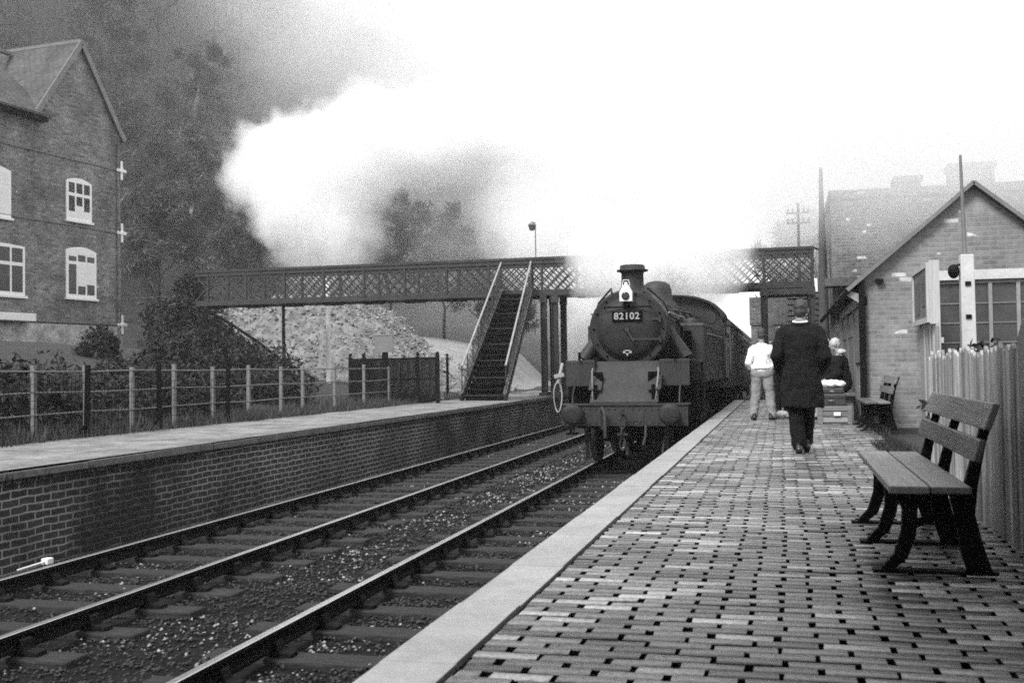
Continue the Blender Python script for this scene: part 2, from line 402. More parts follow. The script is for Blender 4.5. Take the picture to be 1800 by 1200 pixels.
# ------------------------------------------------------------------ tracks
def rail_prof(x):
    z = RAIL
    return [(x-.034, z-.004), (x-.034, z-.034), (x-.010, z-.048), (x-.010, z-.105), (x-.032, z-.118), (x-.032, z-.140), (x+.032, z-.140),
            (x+.032, z-.118), (x+.010, z-.105), (x+.010, z-.048), (x+.034, z-.034), (x+.034, z-.004)]
def track(cx, label, y0, y1, phase):
    t = thing('railway_track', label, 'railway track', (cx, 0, 0), 0, 'railway tracks')
    proto = None
    for sx in (-.7175-.034, .7175+.034):
        x = sx
        rl = MB().prism(rail_prof(x), y0, y1, 'y').build('rail', 'railside', t)
        MB().prism([(x-.033, RAIL-.0035), (x-.026, RAIL), (x+.026, RAIL), (x+.033, RAIL-.0035)], y0+.01, y1-.01, 'y').build('rail_head', 'railtop', rl)
    k = 0; y = y0+phase
    sl = []
    for q in range(4):
        mb = MB(); h = .012
        n = 14; top = []
        mb.box(-1.28+random.uniform(-.03, .03), 1.28+random.uniform(-.03, .03), -.125, .125, -.10, 0)
        me = mb.build('sleeper', 'sleeper', t, bevel=.015); sl.append(me)
    cm = MB()
    for s_ in (-1,): 
        cm.prism([(-.17, 0), (-.17, .03), (-.085, .045), (-.055, .11), (-.036, .11), (-.036, .03), (.036, .03), (.036, .12), (.075, .115), (.10, .045), (.19, .03), (.19, 0)], -.055, .055, 'y')
        cm.box(.036, .07, -.05, .05, .045, .10)
    chair0 = cm.build('rail_chair', 'chair', sl[0], bevel=.005)
    ztop = RAIL-.14-.032
    first = True
    while y < y1-.2:
        b = sl[k % 4]
        s_ = b if k < 4 else b.copy()
        if k >= 4: COL.objects.link(s_); s_.parent = t
        s_.location = (random.uniform(-.03, .03), y, ztop+random.uniform(-.008, .008)); s_.rotation_euler = (random.uniform(-.02, .02), 0, random.uniform(-.012, .012))
        for sx in (-1, 1):
            if first and sx == -1: c = chair0
            else: c = chair0.copy(); COL.objects.link(c)
            c.parent = s_; c.location = (sx*.7515-s_.location.x, 0, 0); c.rotation_euler = (0, 0, 0 if sx == 1 else math.pi)
            first = False
        k += 1; y += .76 + random.uniform(-.03, .03)
track(-6.8+.7175, 'far railway track beside the brick platform wall on the left', 1.2, 46, .2)
track(-3.5+.7175, 'near railway track running under the steam locomotive', -1, 46, .35)
# ballast stones
def stones(n, xr, yfn, s0, s1, name, ptop, ztop=None, clus=0):
    base = np.array([(1, 0, 0), (-1, 0, 0), (0, 1, 0), (0, -1, 0), (0, 0, 1), (0, 0, -1)], float)
    fc = np.array([(0, 2, 4), (2, 1, 4), (1, 3, 4), (3, 0, 4), (2, 0, 5), (1, 2, 5), (3, 1, 5), (0, 3, 5)])
    x = RNG.uniform(*xr, n); y = yfn(RNG.random(n))
    keep = np.ones(n, bool)
    for rx in (-6.83, -5.33, -3.53, -2.03): keep &= np.abs(x-rx) > .09
    x, y = x[keep], y[keep]; n = len(x)
    s = RNG.uniform(s0, s1, n)*(.75+y/40)
    z = BED+(vnoise(x*2.2, y*2.2, 5)-.5)*.05+s*.4+RNG.random(n)*.015
    rot = RNG.uniform(0, 6.28, (n, 1)); sc = RNG.uniform(.55, 1.25, (n, 6, 3))*s[:, None, None]*np.array([1, 1, .65])
    P = base[None]*sc+RNG.normal(0, .18, (n, 6, 3))*s[:, None, None]
    c, d = np.cos(rot), np.sin(rot)
    Q = np.stack([P[..., 0]*c-P[..., 1]*d, P[..., 0]*d+P[..., 1]*c, P[..., 2]], -1)+np.stack([x, y, z], -1)[:, None]
    F = (fc[None]+(np.arange(n)*6)[:, None, None]).reshape(-1, 3)
    pt = vnoise(x*1.1, y*.8, 11); li = (RNG.random(n) < ptop*sstep(pt, .45, .8)*1.8)
    tone = np.where(li, RNG.uniform(.6, 1, n), RNG.uniform(0, .32, n))
    return fast_mesh(name, Q.reshape(-1, 3), F, tone_mat(name+'_mat', [(0, .018), (.3, .03), (.55, .10), (1, .30)], .85, 30, .3), np.repeat(tone, 8))
o = stones(52000, (-7.35, -1.6), lambda t: 2.6+t**1.6*30, .010, .027, 'ballast', .17)
tag(o, 'dark cinders and scattered pale stones between the rails', 'ballast', kind='stuff')
t = MB((-6.95, 9.18, RAIL))
t.box(-6.99, -6.91, 9.10, 9.19, RAIL+.0, RAIL+.06).bar((-6.95, 9.1, RAIL+.03), (-7.02, 8.8, RAIL-.0), .018)
o = t.build('marker_block', 'white', bevel=.01); o.location = (-6.95-.08, 9.18, RAIL-.03); tag(o, 'small white block with a short rod beside the far rail', 'marker block')

# ------------------------------------------------------------------ steam locomotive (local: x right, y away from camera, z above rail)
def locomotive():
    L = thing('steam_locomotive', 'black steam tank engine with round smokebox door, short chimney and white lamp', 'locomotive', (-2.8, 19.3, RAIL))
    CZ = 2.535
    # smokebox, boiler
    MB().lathe((0, 0, CZ), 'y', [(.80, .70), (.805, .735), (.86, .745), (.88, .715), (2.45, .715), (2.47, .70)], 48).build('smokebox', 'loco', L)
    b = MB().lathe((0, 0, CZ), 'y', [(2.48, .66), (4.6, .70), (6.6, .76), (8.6, .80), (10.2, .80)], 48)
    for yy in (3.4, 4.7, 6.2, 7.7): b.lathe((0, 0, CZ), 'y', [(yy, .70+(yy-3.4)*.026), (yy+.001, .735+(yy-3.4)*.022), (yy+.06, .735+(yy-3.4)*.022), (yy+.061, .70)], 48, False)
    b.build('boiler', 'loco_mid', L)
    d = MB().lathe((0, 0, CZ), 'y', [(.80, .60), (.775, .60), (.765, .555), (.735, .545), (.70, .47), (.655, .33), (.635, .18), (.63, .02)], 48)
    door = d.build('smokebox_door', 'loco', L)
    # door ring, strap hinges, dart handles, bolts
    for zz in (.17, -.20): MB().bar((.10, .635, CZ+zz), (.60, .74, CZ+zz), .03, .05).tube([(.60, .74, CZ+zz-.06), (.60, .74, CZ+zz+.06)], .028, 8).build('hinge', 'loco_mid', door)
    k = MB().tube([(0, .64, CZ-.02), (0, .56, CZ-.02)], .045, 10).bar((0, .57, CZ-.02), (.13, .55, CZ-.24), .028, .03).bar((0, .60, CZ-.02), (-.09, .59, CZ+.03), .028)
    k.build('door_handle', 'loco_mid', door)
    bl = MB()
    for i in range(14):
        a = 2*math.pi*i/14; x, z = .655*math.cos(a), CZ+.655*math.sin(a); bl.tube([(x, .80, z), (x, .775, z)], .022, 6)
    bl.build('door_clamp', 'loco_dk', door)
    MB().box(-.08, .08, .60, .64, CZ-.46, CZ-.42).prism([(-.05, CZ-.40), (.05, CZ-.40), (0, CZ-.52)], .60, .63, 'y').build('shed_plate', 'number', door)
    # number plate
    npb = MB().box(-.28, .28, .605, .70, CZ+.13, CZ+.32); npl = npb.build('number_plate', 'loco_dk', L, bevel=.01)
    fc = bpy.data.curves.new('number', 'FONT'); fc.body = '82102'; fc.size = .175; fc.align_x = 'CENTER'; fc.align_y = 'CENTER'; fc.extrude = .008; fc.offset = .004; fc.space_character = 1.12
    tmp = bpy.data.objects.new('number_text', fc); COL.objects.link(tmp); me = bpy.data.meshes.new_from_object(tmp.evaluated_get(bpy.context.evaluated_depsgraph_get())); bpy.data.objects.remove(tmp)
    me.materials.clear(); me.materials.append(M['number']); fo = bpy.data.objects.new('number', me); COL.objects.link(fo); fo.parent = npl
    fo.location = (0, .600, CZ+.225); fo.rotation_euler = (R(90), 0, 0)
    MB().tube([(-.42, .70, CZ+.37), (-.42, .63, CZ+.40), (.45, .63, CZ+.40), (.45, .70, CZ+.37)], .014, 6).build('handrail', 'loco_dk', door)
    # chimney
    MB().lathe((0, 1.5, 0), 'z', [(CZ+.50, .40), (CZ+.70, .36), (CZ+.76, .27), (CZ+.85, .218), (CZ+1.08, .212), (CZ+1.12, .23), (CZ+1.135, .30), (CZ+1.165, .305), (CZ+1.18, .245), (CZ+1.25, .24), (CZ+1.26, .20), (CZ+1.10, .17)], 32).build('chimney', 'loco', L)
    MB().lathe((0, 5.7, 0), 'z', [(CZ+.55, .50), (CZ+.74, .44), (CZ+.84, .35), (CZ+1.05, .335), (CZ+1.17, .30), (CZ+1.24, .21), (CZ+1.265, .08), (CZ+1.267, .01)], 28).build('steam_dome', 'loco_mid', L)
    sv = MB().lathe((0, 8.6, 0), 'z', [(CZ+.75, .14), (CZ+.95, .12), (CZ+.97, .08), (CZ+1.12, .07)], 12); sv.build('safety_valve', 'loco', L)
    # lamp on its bracket
    lm = MB().prism([(-.115, CZ+.50), (.115, CZ+.50), (.115, CZ+.67), (.05, CZ+.80), (-.05, CZ+.80), (-.115, CZ+.67)], .50, .66, 'y').tube([(0, .58, CZ+.79), (0, .58, CZ+.86)], .03, 8)
    lm.tube([(-.07, .58, CZ+.80), (-.05, .58, CZ+.90), (.05, .58, CZ+.90), (.07, .58, CZ+.80)], .008, 5)
    lamp = lm.build('headlamp', 'white', L, bevel=.012)
    MB().lathe((0, .505, CZ+.60), 'y', [(-.02, .075), (-.03, .07), (-.035, .05)], 20).build('lens', 'glass', lamp)
    MB().box(-.04, .04, .55, .80, CZ+.40, CZ+.495).build('lamp_bracket', 'loco_dk', L)
    # saddle
    MB().prism([(-.62, 1.85), (.62, 1.85), (.55, 2.35), (-.55, 2.35)], .95, 2.35, 'y').build('saddle', 'loco_dk', L)
    # front footplate: sloping apron, side boxes
    ap = MB().prism([(.74, 1.90), (.70, 1.93), (.02, 1.20), (.02, 1.12), (.08, 1.12)], -.62, .62, 'x')
    ap.prism([(.74, 1.92), (1.2, 1.95), (1.2, 1.90), (.74, 1.87)], -.62, .62, 'x')
    ap.build('apron_plate', 'loco_tank', L, bevel=.008)
    for s in (-1, 1):
        xa, xb = sorted((s*.60, s*1.15))
        MB().box(xa, xb, .52, 2.6, 1.915, 1.955).box(xa, xb, .50, .53, 1.47, 1.95).build('running_plate', 'loco_tank', L, bevel=.006)
        xa, xb = sorted((s*.42, s*.66))
        MB().prism([(.50, 1.45), (.50, 1.72), (.10, 1.42), (.10, 1.40)], xa, xb, 'x').build('step_box', 'loco_mid', L, bevel=.006)
        xh = s*.60
        MB().tube([(xh, .30, 1.80), (xh+s*.01, .26, 1.74), (xh-s*.03, .06, 1.20), (xh-s*.03, .06, 1.13)], .018, 6).build('handrail', 'steel', L)
        # cylinders
        c = MB().lathe((s*.92, 0, .98), 'y', [(.95, .20), (.97, .30), (1.05, .33), (2.1, .33), (2.12, .2)], 24).lathe((s*.92, 0, 1.38), 'y', [(.90, .10), (.92, .16), (2.15, .16), (2.2, .1)], 16)
        c.prism([(s*.55, .75), (s*1.22, .75), (s*1.22, 1.5), (s*.55, 1.5)], 1.06, 2.04, 'y'); c.build('cylinder', 'loco_dk', L)
        # steam pipe smokebox -> cylinder
        MB().tube([(s*.62, 1.75, CZ+.05), (s*.76, 1.72, 2.35), (s*1.0, 1.62, 1.97)], [.10, .12, .15], 12).build('steam_pipe', 'loco_tank', L)
        # buffers
        bf = MB().tube([(s*.865, -.02, .98), (s*.865, -.22, .98)], [.15, .13], 16).tube([(s*.865, -.20, .98), (s*.865, -.42, .98)], .075, 12)
        bf.lathe((s*.865, 0, .98), 'y', [(-.41, .17), (-.43, .195), (-.455, .19), (-.468, .11), (-.47, .01)], 28); bf.build('buffer', 'loco', L)
        # guard iron and lifeguard
        MB().bar((s*.72, .15, .78), (s*.74, .45, .12), .07, .03).build('guard_iron', 'loco_mid', L)
        # steps below the plate
        st = MB().bar((s*1.12, .75, 1.9), (s*1.12, .75, .55), .03, .04).bar((s*1.12, 1.05, 1.9), (s*1.12, 1.05, .55), .03, .04).box(s*1.12-.09, s*1.12+.09, .72, 1.1, .55, .58).box(s*1.12-.09, s*1.12+.09, .72, 1.1, 1.0, 1.03)
        st.build('step', 'loco_dk', L)
        # side tank with sloping top, cab sheet, bunker
        xa, xb = sorted((s*.66, s*1.24))
        MB().prism([(3.4, 1.46), (10.0, 1.46), (10.0, 2.78), (3.4, 2.72)], xa, xb, 'x').build('side_tank', 'loco_tank', L, bevel=.05)
        MB().tube([(s*.74, 1.0, CZ+.30), (s*.76, 2.2, CZ+.30), (s*.78, 3.4, CZ+.30)], .016, 6).build('handrail', 'dullsteel', L)
        MB().tube([(s*1.27, 3.6, 2.5), (s*1.27, 9.6, 2.56)], .014, 6).build('handrail', 'dullsteel', L)
        fw = MB().tube([(s*.80, 2.9, 1.95), (s*.80, 2.9, 2.6), (s*.7, 2.9, 2.75)], .03, 8).box(*sorted((s*.7, s*.98)), 2.6, 3.1, 1.96, 2.3).tube([(s*.9, 3.2, 2.0), (s*.9, 3.2, 2.55)], .09, 10)
        fw.build('feed_pump', 'loco_dk', L)
        # curved valance dropping from the high running plate
        arc = [(s*1.21, 2.55+.55*math.sin(q*math.pi/16), 1.38+.55*math.cos(q*math.pi/16)) for q in range(9)]+[(s*1.21, 3.1, .65)]
        MB().tube(arc, .035, 6).build('valance', 'loco_tank', L)
        MB().box(*sorted((s*.62, s*1.22)), 2.62, 13.2, 1.40, 1.45).build('running_board', 'loco_dk', L)
        cab = MB().box(*sorted((s*1.24, s*1.27)), 10.0, 10.55, 1.46, 3.05).box(*sorted((s*1.24, s*1.27)), 10.0, 11.7, 2.98, 3.2).box(*sorted((s*1.24, s*1.27)), 11.35, 13.3, 1.46, 2.75).box(*sorted((s*1.24, s*1.27)), 11.35, 11.75, 2.7, 3.05)
        cab.build('cab_side', 'loco_tank', L)
        for yy in (10.5, 11.4): MB().tube([(s*1.31, yy, 1.5), (s*1.31, yy, 2.6)], .018, 6).build('handrail', 'dullsteel', L)
    # cab front (spectacle plate) and roof
    arc = [(1.30*math.cos(t), 3.12+.62*math.sin(t)) for t in [math.pi*i/16 for i in range(17)]]
    MB().prism([(1.24, 2.4), (-1.24, 2.4)]+[(x*.96, z-.03) for x, z in reversed(arc)], 9.99, 10.03, 'y').build('cab_front', 'loco', L)
    inner = [(x*.95, z-.045) for x, z in arc]
    rf = MB()
    for i in range(16): rf.prism([arc[i], arc[i+1], inner[i+1], inner[i]], 9.8, 12.1, 'y')
    rf.build('cab_roof', 'loco', L)
    for s in (-1, 1): MB().lathe((s*.92, 0, 3.12), 'y', [(9.97, .17), (9.985, .17)], 20).build('cab_window', 'glass', L)
    MB().prism([(11.9, 1.46), (13.3, 1.46), (13.3, 2.75), (12.6, 3.0), (11.9, 3.0)], -1.1, 1.1, 'x').build('bunker', 'loco', L, bevel=.03)
    # rivets along the smokebox, tanks and apron
    rv = MB()
    for i in range(40):
        a = 2*math.pi*i/40
        for yy in (.96, 2.38): rv.ell((.717*math.cos(a), yy, CZ+.717*math.sin(a)), .013, .013, .013, 6, 4)
    rv.build('rivet', 'loco_mid', L)['kind'] = 'stuff'
    rv = MB()
    for s in (-1, 1):
        for i in range(12): rv.ell((s*(.70+i*.046), 3.395, 2.66), .012, .01, .012, 6, 4); rv.ell((s*(.70+i*.046), 3.395, 1.52), .012, .01, .012, 6, 4)
        for i in range(22): rv.ell((s*1.243, 3.5+i*.29, 2.70), .008, .013, .013, 6, 4)
        for i in range(9): rv.ell((s*.585, .06+i*.075, 1.28+i*.074), .013, .012, .013, 6, 4); rv.ell((s*(.64+i*.06), .495, 1.90), .012, .01, .012, 6, 4)
    for i in range(10): rv.ell((-.54+i*.12, .03, 1.20), .013, .012, .013, 6, 4)
    rv.build('rivet', 'loco_mid', L)['kind'] = 'stuff'
    for s in (-1, 1):
        MB().tube([(s*.30, .78, CZ+.68), (s*.34, 1.0, CZ+.78), (s*.62, 1.2, CZ+.52), (s*.74, 1.3, CZ+.25), (s*.75, 3.3, CZ+.22)], .02, 8).build('pipe', 'loco_mid', L)
        MB().tube([(s*.50, 3.4, CZ+.48), (s*.56, 5.0, CZ+.52), (s*.62, 7.0, CZ+.56), (s*.64, 9.9, CZ+.58)], .028, 8).build('pipe', 'loco_tank', L)
        MB().box(*sorted((s*.86, s*.90)), .44, .50, 1.955, 2.10).build('lamp_iron', 'loco_dk', L)
        MB().tube([(s*.98, .50, 1.50), (s*.98, .30, 1.35), (s*.98, .22, 1.16)], .018, 6).build('pipe', 'loco_mid', L)
        MB().lathe((s*.88, 4.2, 0), 'z', [(2.72, .13), (2.82, .13), (2.84, .10), (2.86, .03)], 16).build('filler_cap', 'loco_mid', L)
        MB().tube([(s*.70, .55, .75), (s*.70, .35, .70), (s*.66, .25, .25)], .03, 8).build('sand_pipe', 'loco_mid', L)
    MB().tube([(0, .60, .62), (0, .45, .5), (.0, .40, .2)], .04, 8).build('drain_pipe', 'loco_mid', L)
    for s in (-1, 1): MB().bar((s*.62, .45, 1.60), (s*.42, .28, 1.60), .02, .26).build('gusset', 'loco_dk', L)
    # frames, beam
    bm = MB().box(-1.15, 1.15, 0, .05, .76, 1.13)
    for s in (-1, 1):
        for i in range(9):
            x = s*(.16+i*.115)
            bm.tube([(x, .0, 1.07), (x, -.02, 1.07)], .018, 6)
            if i not in (5, 6, 7): bm.tube([(x, .0, .82), (x, -.02, .82)], .018, 6)
    bm.box(.10, .36, -.012, 0, .84, 1.03).box(-1.16, 1.16, -.03, .5, 1.13, 1.155)
    bm.build('buffer_beam', 'loco_mid', L)
    MB().box(-.55, -.50, .05, 13.2, .55, 1.5).box(.50, .55, .05, 13.2, .55, 1.5).box(-.5, .5, .3, .34, .5, 1.2).box(-.5, .5, 2.4, 2.45, .35, 1.9).build('frame', 'loco_dk', L)
    cp = MB().tube([(0, 0, .95), (0, -.16, .95), (0, -.22, .99), (0, -.20, 1.06)], .03, 8)
    for i in range(3):
        zc = .82-i*.19; ring = [(.05*math.cos(t)*(1 if i % 2 == 0 else .3), -.18+.05*math.cos(t)*(0 if i % 2 == 0 else 1), zc+.11*math.sin(t)) for t in [2*math.pi*q/12 for q in range(13)]]
        cp.tube(ring, .017, 6, False)
    cp.bar((-.10, -.18, .62), (.10, -.18, .62), .04); cp.build('coupling', 'loco_mid', L)
    MB().tube([(-.38, -.05, .70), (-.38, -.10, 1.0), (-.36, -.16, 1.08), (-.32, -.20, 1.0), (-.31, -.18, .55)], .035, 8).build('vacuum_pipe', 'loco_mid', L)
    MB().tube([(.40, -.02, .78), (.40, -.08, .60), (.36, -.10, .42)], .028, 8).build('vacuum_pipe', 'loco_mid', L)
    def wheel(y, rad, name):
        w = MB().tube([(-.70, y, rad), (.70, y, rad)], .08, 10).build('axle', 'loco_dk', L)
        for s in (-1, 1):
            wm = MB().lathe((s*.725, y, rad), 'x', [(s*-.05, rad-.09), (s*-.055, rad+.03), (s*-.02, rad+.028), (s*-.018, rad), (s*.06, rad-.006), (s*.065, rad-.08), (s*.02, rad-.09)], 36, False)
            wo = wm.build(name, 'loco_mid', w)
            sp = MB().lathe((s*.725, y, rad), 'x', [(s*-.05, .02), (s*-.05, .13), (s*.06, .13), (s*.06, .02)], 16, False)
            for q in range(12):
                a = 2*math.pi*q/12; sp.bar((s*.725, y+.1*math.cos(a), rad+.1*math.sin(a)), (s*.725, y+(rad-.07)*math.cos(a), rad+(rad-.07)*math.sin(a)), .05, .05, (1, 0, 0))
            sp.build('spokes', 'loco_dk', w)
    wheel(1.45, .46, 'wheel')
    for y in (3.9, 6.0, 8.1): wheel(y, .79, 'driving_wheel')
    wheel(11.4, .46, 'wheel')
    for s in (-1, 1):
        MB().bar((s*.88, 3.9, .62), (s*.88, 8.1, .62), .06, .10).bar((s*.97, 2.2, .98), (s*.97, 6.0, .66), .06, .1).build('coupling_rod', 'dullsteel', L)
    ring = [(-1.20+.075*math.cos(t), -.02+.03*math.sin(t*2), 1.28+.27*math.sin(t)) for t in [2*math.pi*q/20 for q in range(21)]]
    MB().tube(ring, .013, 6, False).tube([(-1.20, 0, 1.55), (-1.16, .02, 1.72), (-1.13, .1, 1.9)], .03, 6).bar((-1.26, -.02, 1.66), (-1.08, -.02, 1.70), .05, .07).build('hose', 'hose', L)
locomotive()

def carriage(y0, label):
    t = thing('railway_carriage', label, 'railway carriage', (-2.8, y0, RAIL), 0, 'carriages behind the engine')
    n = 12
    arc = [(1.30*math.cos(math.pi*i/n), 3.05+.55*math.sin(math.pi*i/n)) for i in range(n+1)]
    b = MB().prism([(1.27, 1.15), (1.30, 1.9), (1.27, 3.02), (-1.27, 3.02), (-1.30, 1.9), (-1.27, 1.15)], 0, 18, 'y')
    body = b.build('body', 'coach', t)
    MB().prism(arc, -.05, 18.05, 'y').build('roof', 'loco_mid', t)
    for i in range(9):
        y = .8+i*1.95
        MB().box(1.262, 1.292, y, y+.75, 2.15, 2.8).box(-1.292, -1.262, y, y+.75, 2.15, 2.8).build('window', 'glass', t)
        d = MB().box(1.27, 1.315, y+1.0, y+1.62, 1.2, 2.9); d.box(1.30, 1.325, y+1.05, y+1.57, 2.2, 2.8); d.build('door', 'loco_tank' if i % 2 else 'coach', t, bevel=.008)
    MB().box(-1.2, 1.2, .2, 17.8, .85, 1.12).box(-.9, .9, 6, 12, .45, .85).build('underframe', 'loco_dk', t)
    for y in (2, 4.4, 13.6, 16):
        w = MB().tube([(-.75, y, .5), (.75, y, .5)], .07, 8)
        for s in (-1, 1): w.lathe((s*.72, y, .5), 'x', [(-.05, .40), (-.05, .50), (.05, .49), (.05, .40)], 24)
        w.build('wheelset', 'loco_dk', t)
    g = MB().tube([(0, -.02, 1.7), (0, -.45, 1.7)], .02, 6).box(-.45, .45, -.45, 0, 1.2, 2.9); g.build('gangway', 'loco_dk', t)
    return t
carriage(33.3, 'dark railway carriage coupled directly behind the engine')
carriage(51.9, 'second dark railway carriage, farthest back in the train')

# ------------------------------------------------------------------ lattice footbridge
def footbridge():
    t = thing('footbridge', 'iron lattice footbridge crossing the tracks with long open stairs, half lost in steam', 'footbridge', (-8, 36, 0))
    O = (-8, 36, 0); y0, y1 = 36., 37.5; xa, xb = -21.2, 1.05; zb, zt = 3.50, 4.76
    for y in (y0, y1):
        g = MB(O).box(xa, xb, y-.07, y+.07, zt-.03, zt+.06).box(xa, xb, y-.04, y+.04, zt-.16, zt-.032).box(xa, xb, y-.06, y+.06, zb, zb+.10).box(xa, xb, y-.03, y+.03, zb+.102, zb+.2)
        g.build('girder', 'girder', t)
        lt = MB(O); p = .36; hgt = zt-.16-zb-.2; x = xa
        while x < xb-.1:
            for sg, yy in ((1, y-.018), (-1, y+.018)):
                xs, xe = (x, x+hgt) if sg > 0 else (x+hgt, x)
                z0, z1 = zb+.2, zt-.16
                if max(xs, xe) > xb: 
                    k = (xb-min(xs, xe))/hgt
                    if sg > 0: xe = xb; z1 = z0+hgt*k
                    else: xs = xb; z0 = z1-hgt*k
                lt.bar((xs, yy, z0), (xe, yy, z1), .045, .012, (0, 1, 0))
            x += p
        lt.build('lattice', 'girder', t)
        x = xb-.05
        while x > xa:
            MB(O).box(x-.035, x+.035, y-.055, y+.055, zb+.1, zt-.03).build('upright', 'girder', t); x -= 1.55
    MB(O).box(xa, xb, y0+.071, y1-.071, zb+.02, zb+.08).build('deck', 'girder', t)
    x = xa+.4
    while x < xb-.6:
        MB(O).prism([(x, zb), (x+.95, zb), (x+.83, zb-.13), (x+.12, zb-.13)], y0-.02, y0+.05, 'y').build('bracket', 'loco_dk', t); x += 1.55
    # columns: paired, braced
    for cx in (-7.92, -7.58+.05, -.56, .95):
        for y in (y0, y1):
            zbase = FZ if cx < -5 else -.05
            c = MB(O).box(cx-.12, cx+.12, y-.10, y+.10, zb-.25, zb-.001).box(cx-.10, cx+.10, y-.015, y+.015, zbase, zb-.25).box(cx-.10, cx-.075, y-.09, y+.09, zbase, zb-.25).box(cx+.075, cx+.10, y-.09, y+.09, zbase, zb-.25)
            c.box(cx-.17, cx+.17, y-.16, y+.16, zbase-.1, zbase+.12)
            c.build('column', 'girder', t)
    for y in (y0, y1): MB(O).box(-.44, .83, y-.08, y+.08, zb-.22, zb-.03).build('cross_beam', 'girder', t)
    # stairs down to the far platform, running towards the camera
    ya, za, yb, zb2 = 30.9, FZ+.02, 36.0, 3.58; n = 20
    def X(yy, side): 
        k = (yy-ya)/(yb-ya); return (-9.34+k*(-.06)) if side < 0 else (-7.98+k*(-.36))
    for side in (-1, 1):
        s = MB(O).bar((X(ya, side), ya-.15, za+.02), (X(yb, side), yb, zb2-.02), .06, .34); s.build('stringer', 'girder', t)
        MB(O).bar((X(ya, side), ya-.15, za+.02+.19), (X(yb, side), yb, zb2-.02+.19), .09, .02).build('stringer_cap', 'steel', t)
        hr = MB(O).tube([(X(ya, side), ya+.0, za+1.02), (X(yb, side), yb, zb2+1.12)], .035, 8); hr.build('handrail', 'rail_lt', t)
        bl = MB(O); k = 0
        for i in range(9):
            q = i/8; yy = ya+(yb-ya)*q; z = za+(zb2-za)*q
            bl.bar((X(yy, side), yy, z+.1), (X(yy, side), yy, z+1.05), .03)
        for i in range(24):
            q = i/24; q2 = min(1, q+.13)
            y_, y2_ = ya+(yb-ya)*q, ya+(yb-ya)*q2; zq, zq2 = za+(zb2-za)*q, za+(zb2-za)*q2
            bl.bar((X(y_, side)+.02, y_, zq+.18), (X(y2_, side)+.02, y2_, zq2+.82), .012, .025); bl.bar((X(y_, side)-.02, y_, zq+.82), (X(y2_, side)-.02, y2_, zq2+.18), .012, .025)
        bl.build('baluster', 'girder', t)
    for i in range(n):
        q = (i+.5)/n; yy = ya+(yb-ya)*q; z = za+(zb2-za)*q
        MB(O).box(X(yy, -1)+.031, X(yy, 1)-.031, yy-.14, yy+.14, z+.04, z+.08).box(X(yy, -1)+.032, X(yy, 1)-.032, yy+.10, yy+.12, z-.10, z+.04).build('tread', 'iron' if i % 3 else 'loco', t)
    # stairs on the platform side, going away
    for i in range(12):
        z = 3.4-i*.18; yy = y1+.2+i*.27
        MB(O).box(.2, 1.3, yy-.14, yy+.14, z, z+.04).build('tread', 'loco', t)
    MB(O).bar((1.35, y1, 3.5), (1.35, y1+3.4, 1.2), .06, .3).bar((1.35, y1, 4.7), (1.35, y1+3.4, 2.3), .06, .06).tube([(1.0, y0, 4.8), (1.2, y0+.2, 4.72), (1.38, y0+.7, 4.45)], .03, 6).build('stringer', 'girder', t)
footbridge()
t = thing('platform_lamp', 'small lantern on a thin pole rising above the footbridge rail', 'lamp', (-8.17, 36.0, 4.82))
MB().tube([(0, 0, 0), (0, 0, 1.1), (-.02, 0, 1.2), (-.12, 0, 1.22)], .022, 8).build('pole', 'steel', t)
lh = MB().lathe((-.12, 0, 0), 'z', [(.93, .06), (.95, .09), (1.10, .13), (1.12, .15), (1.20, .06), (1.23, .03)], 12).build('lamp_head', 'steel', t)

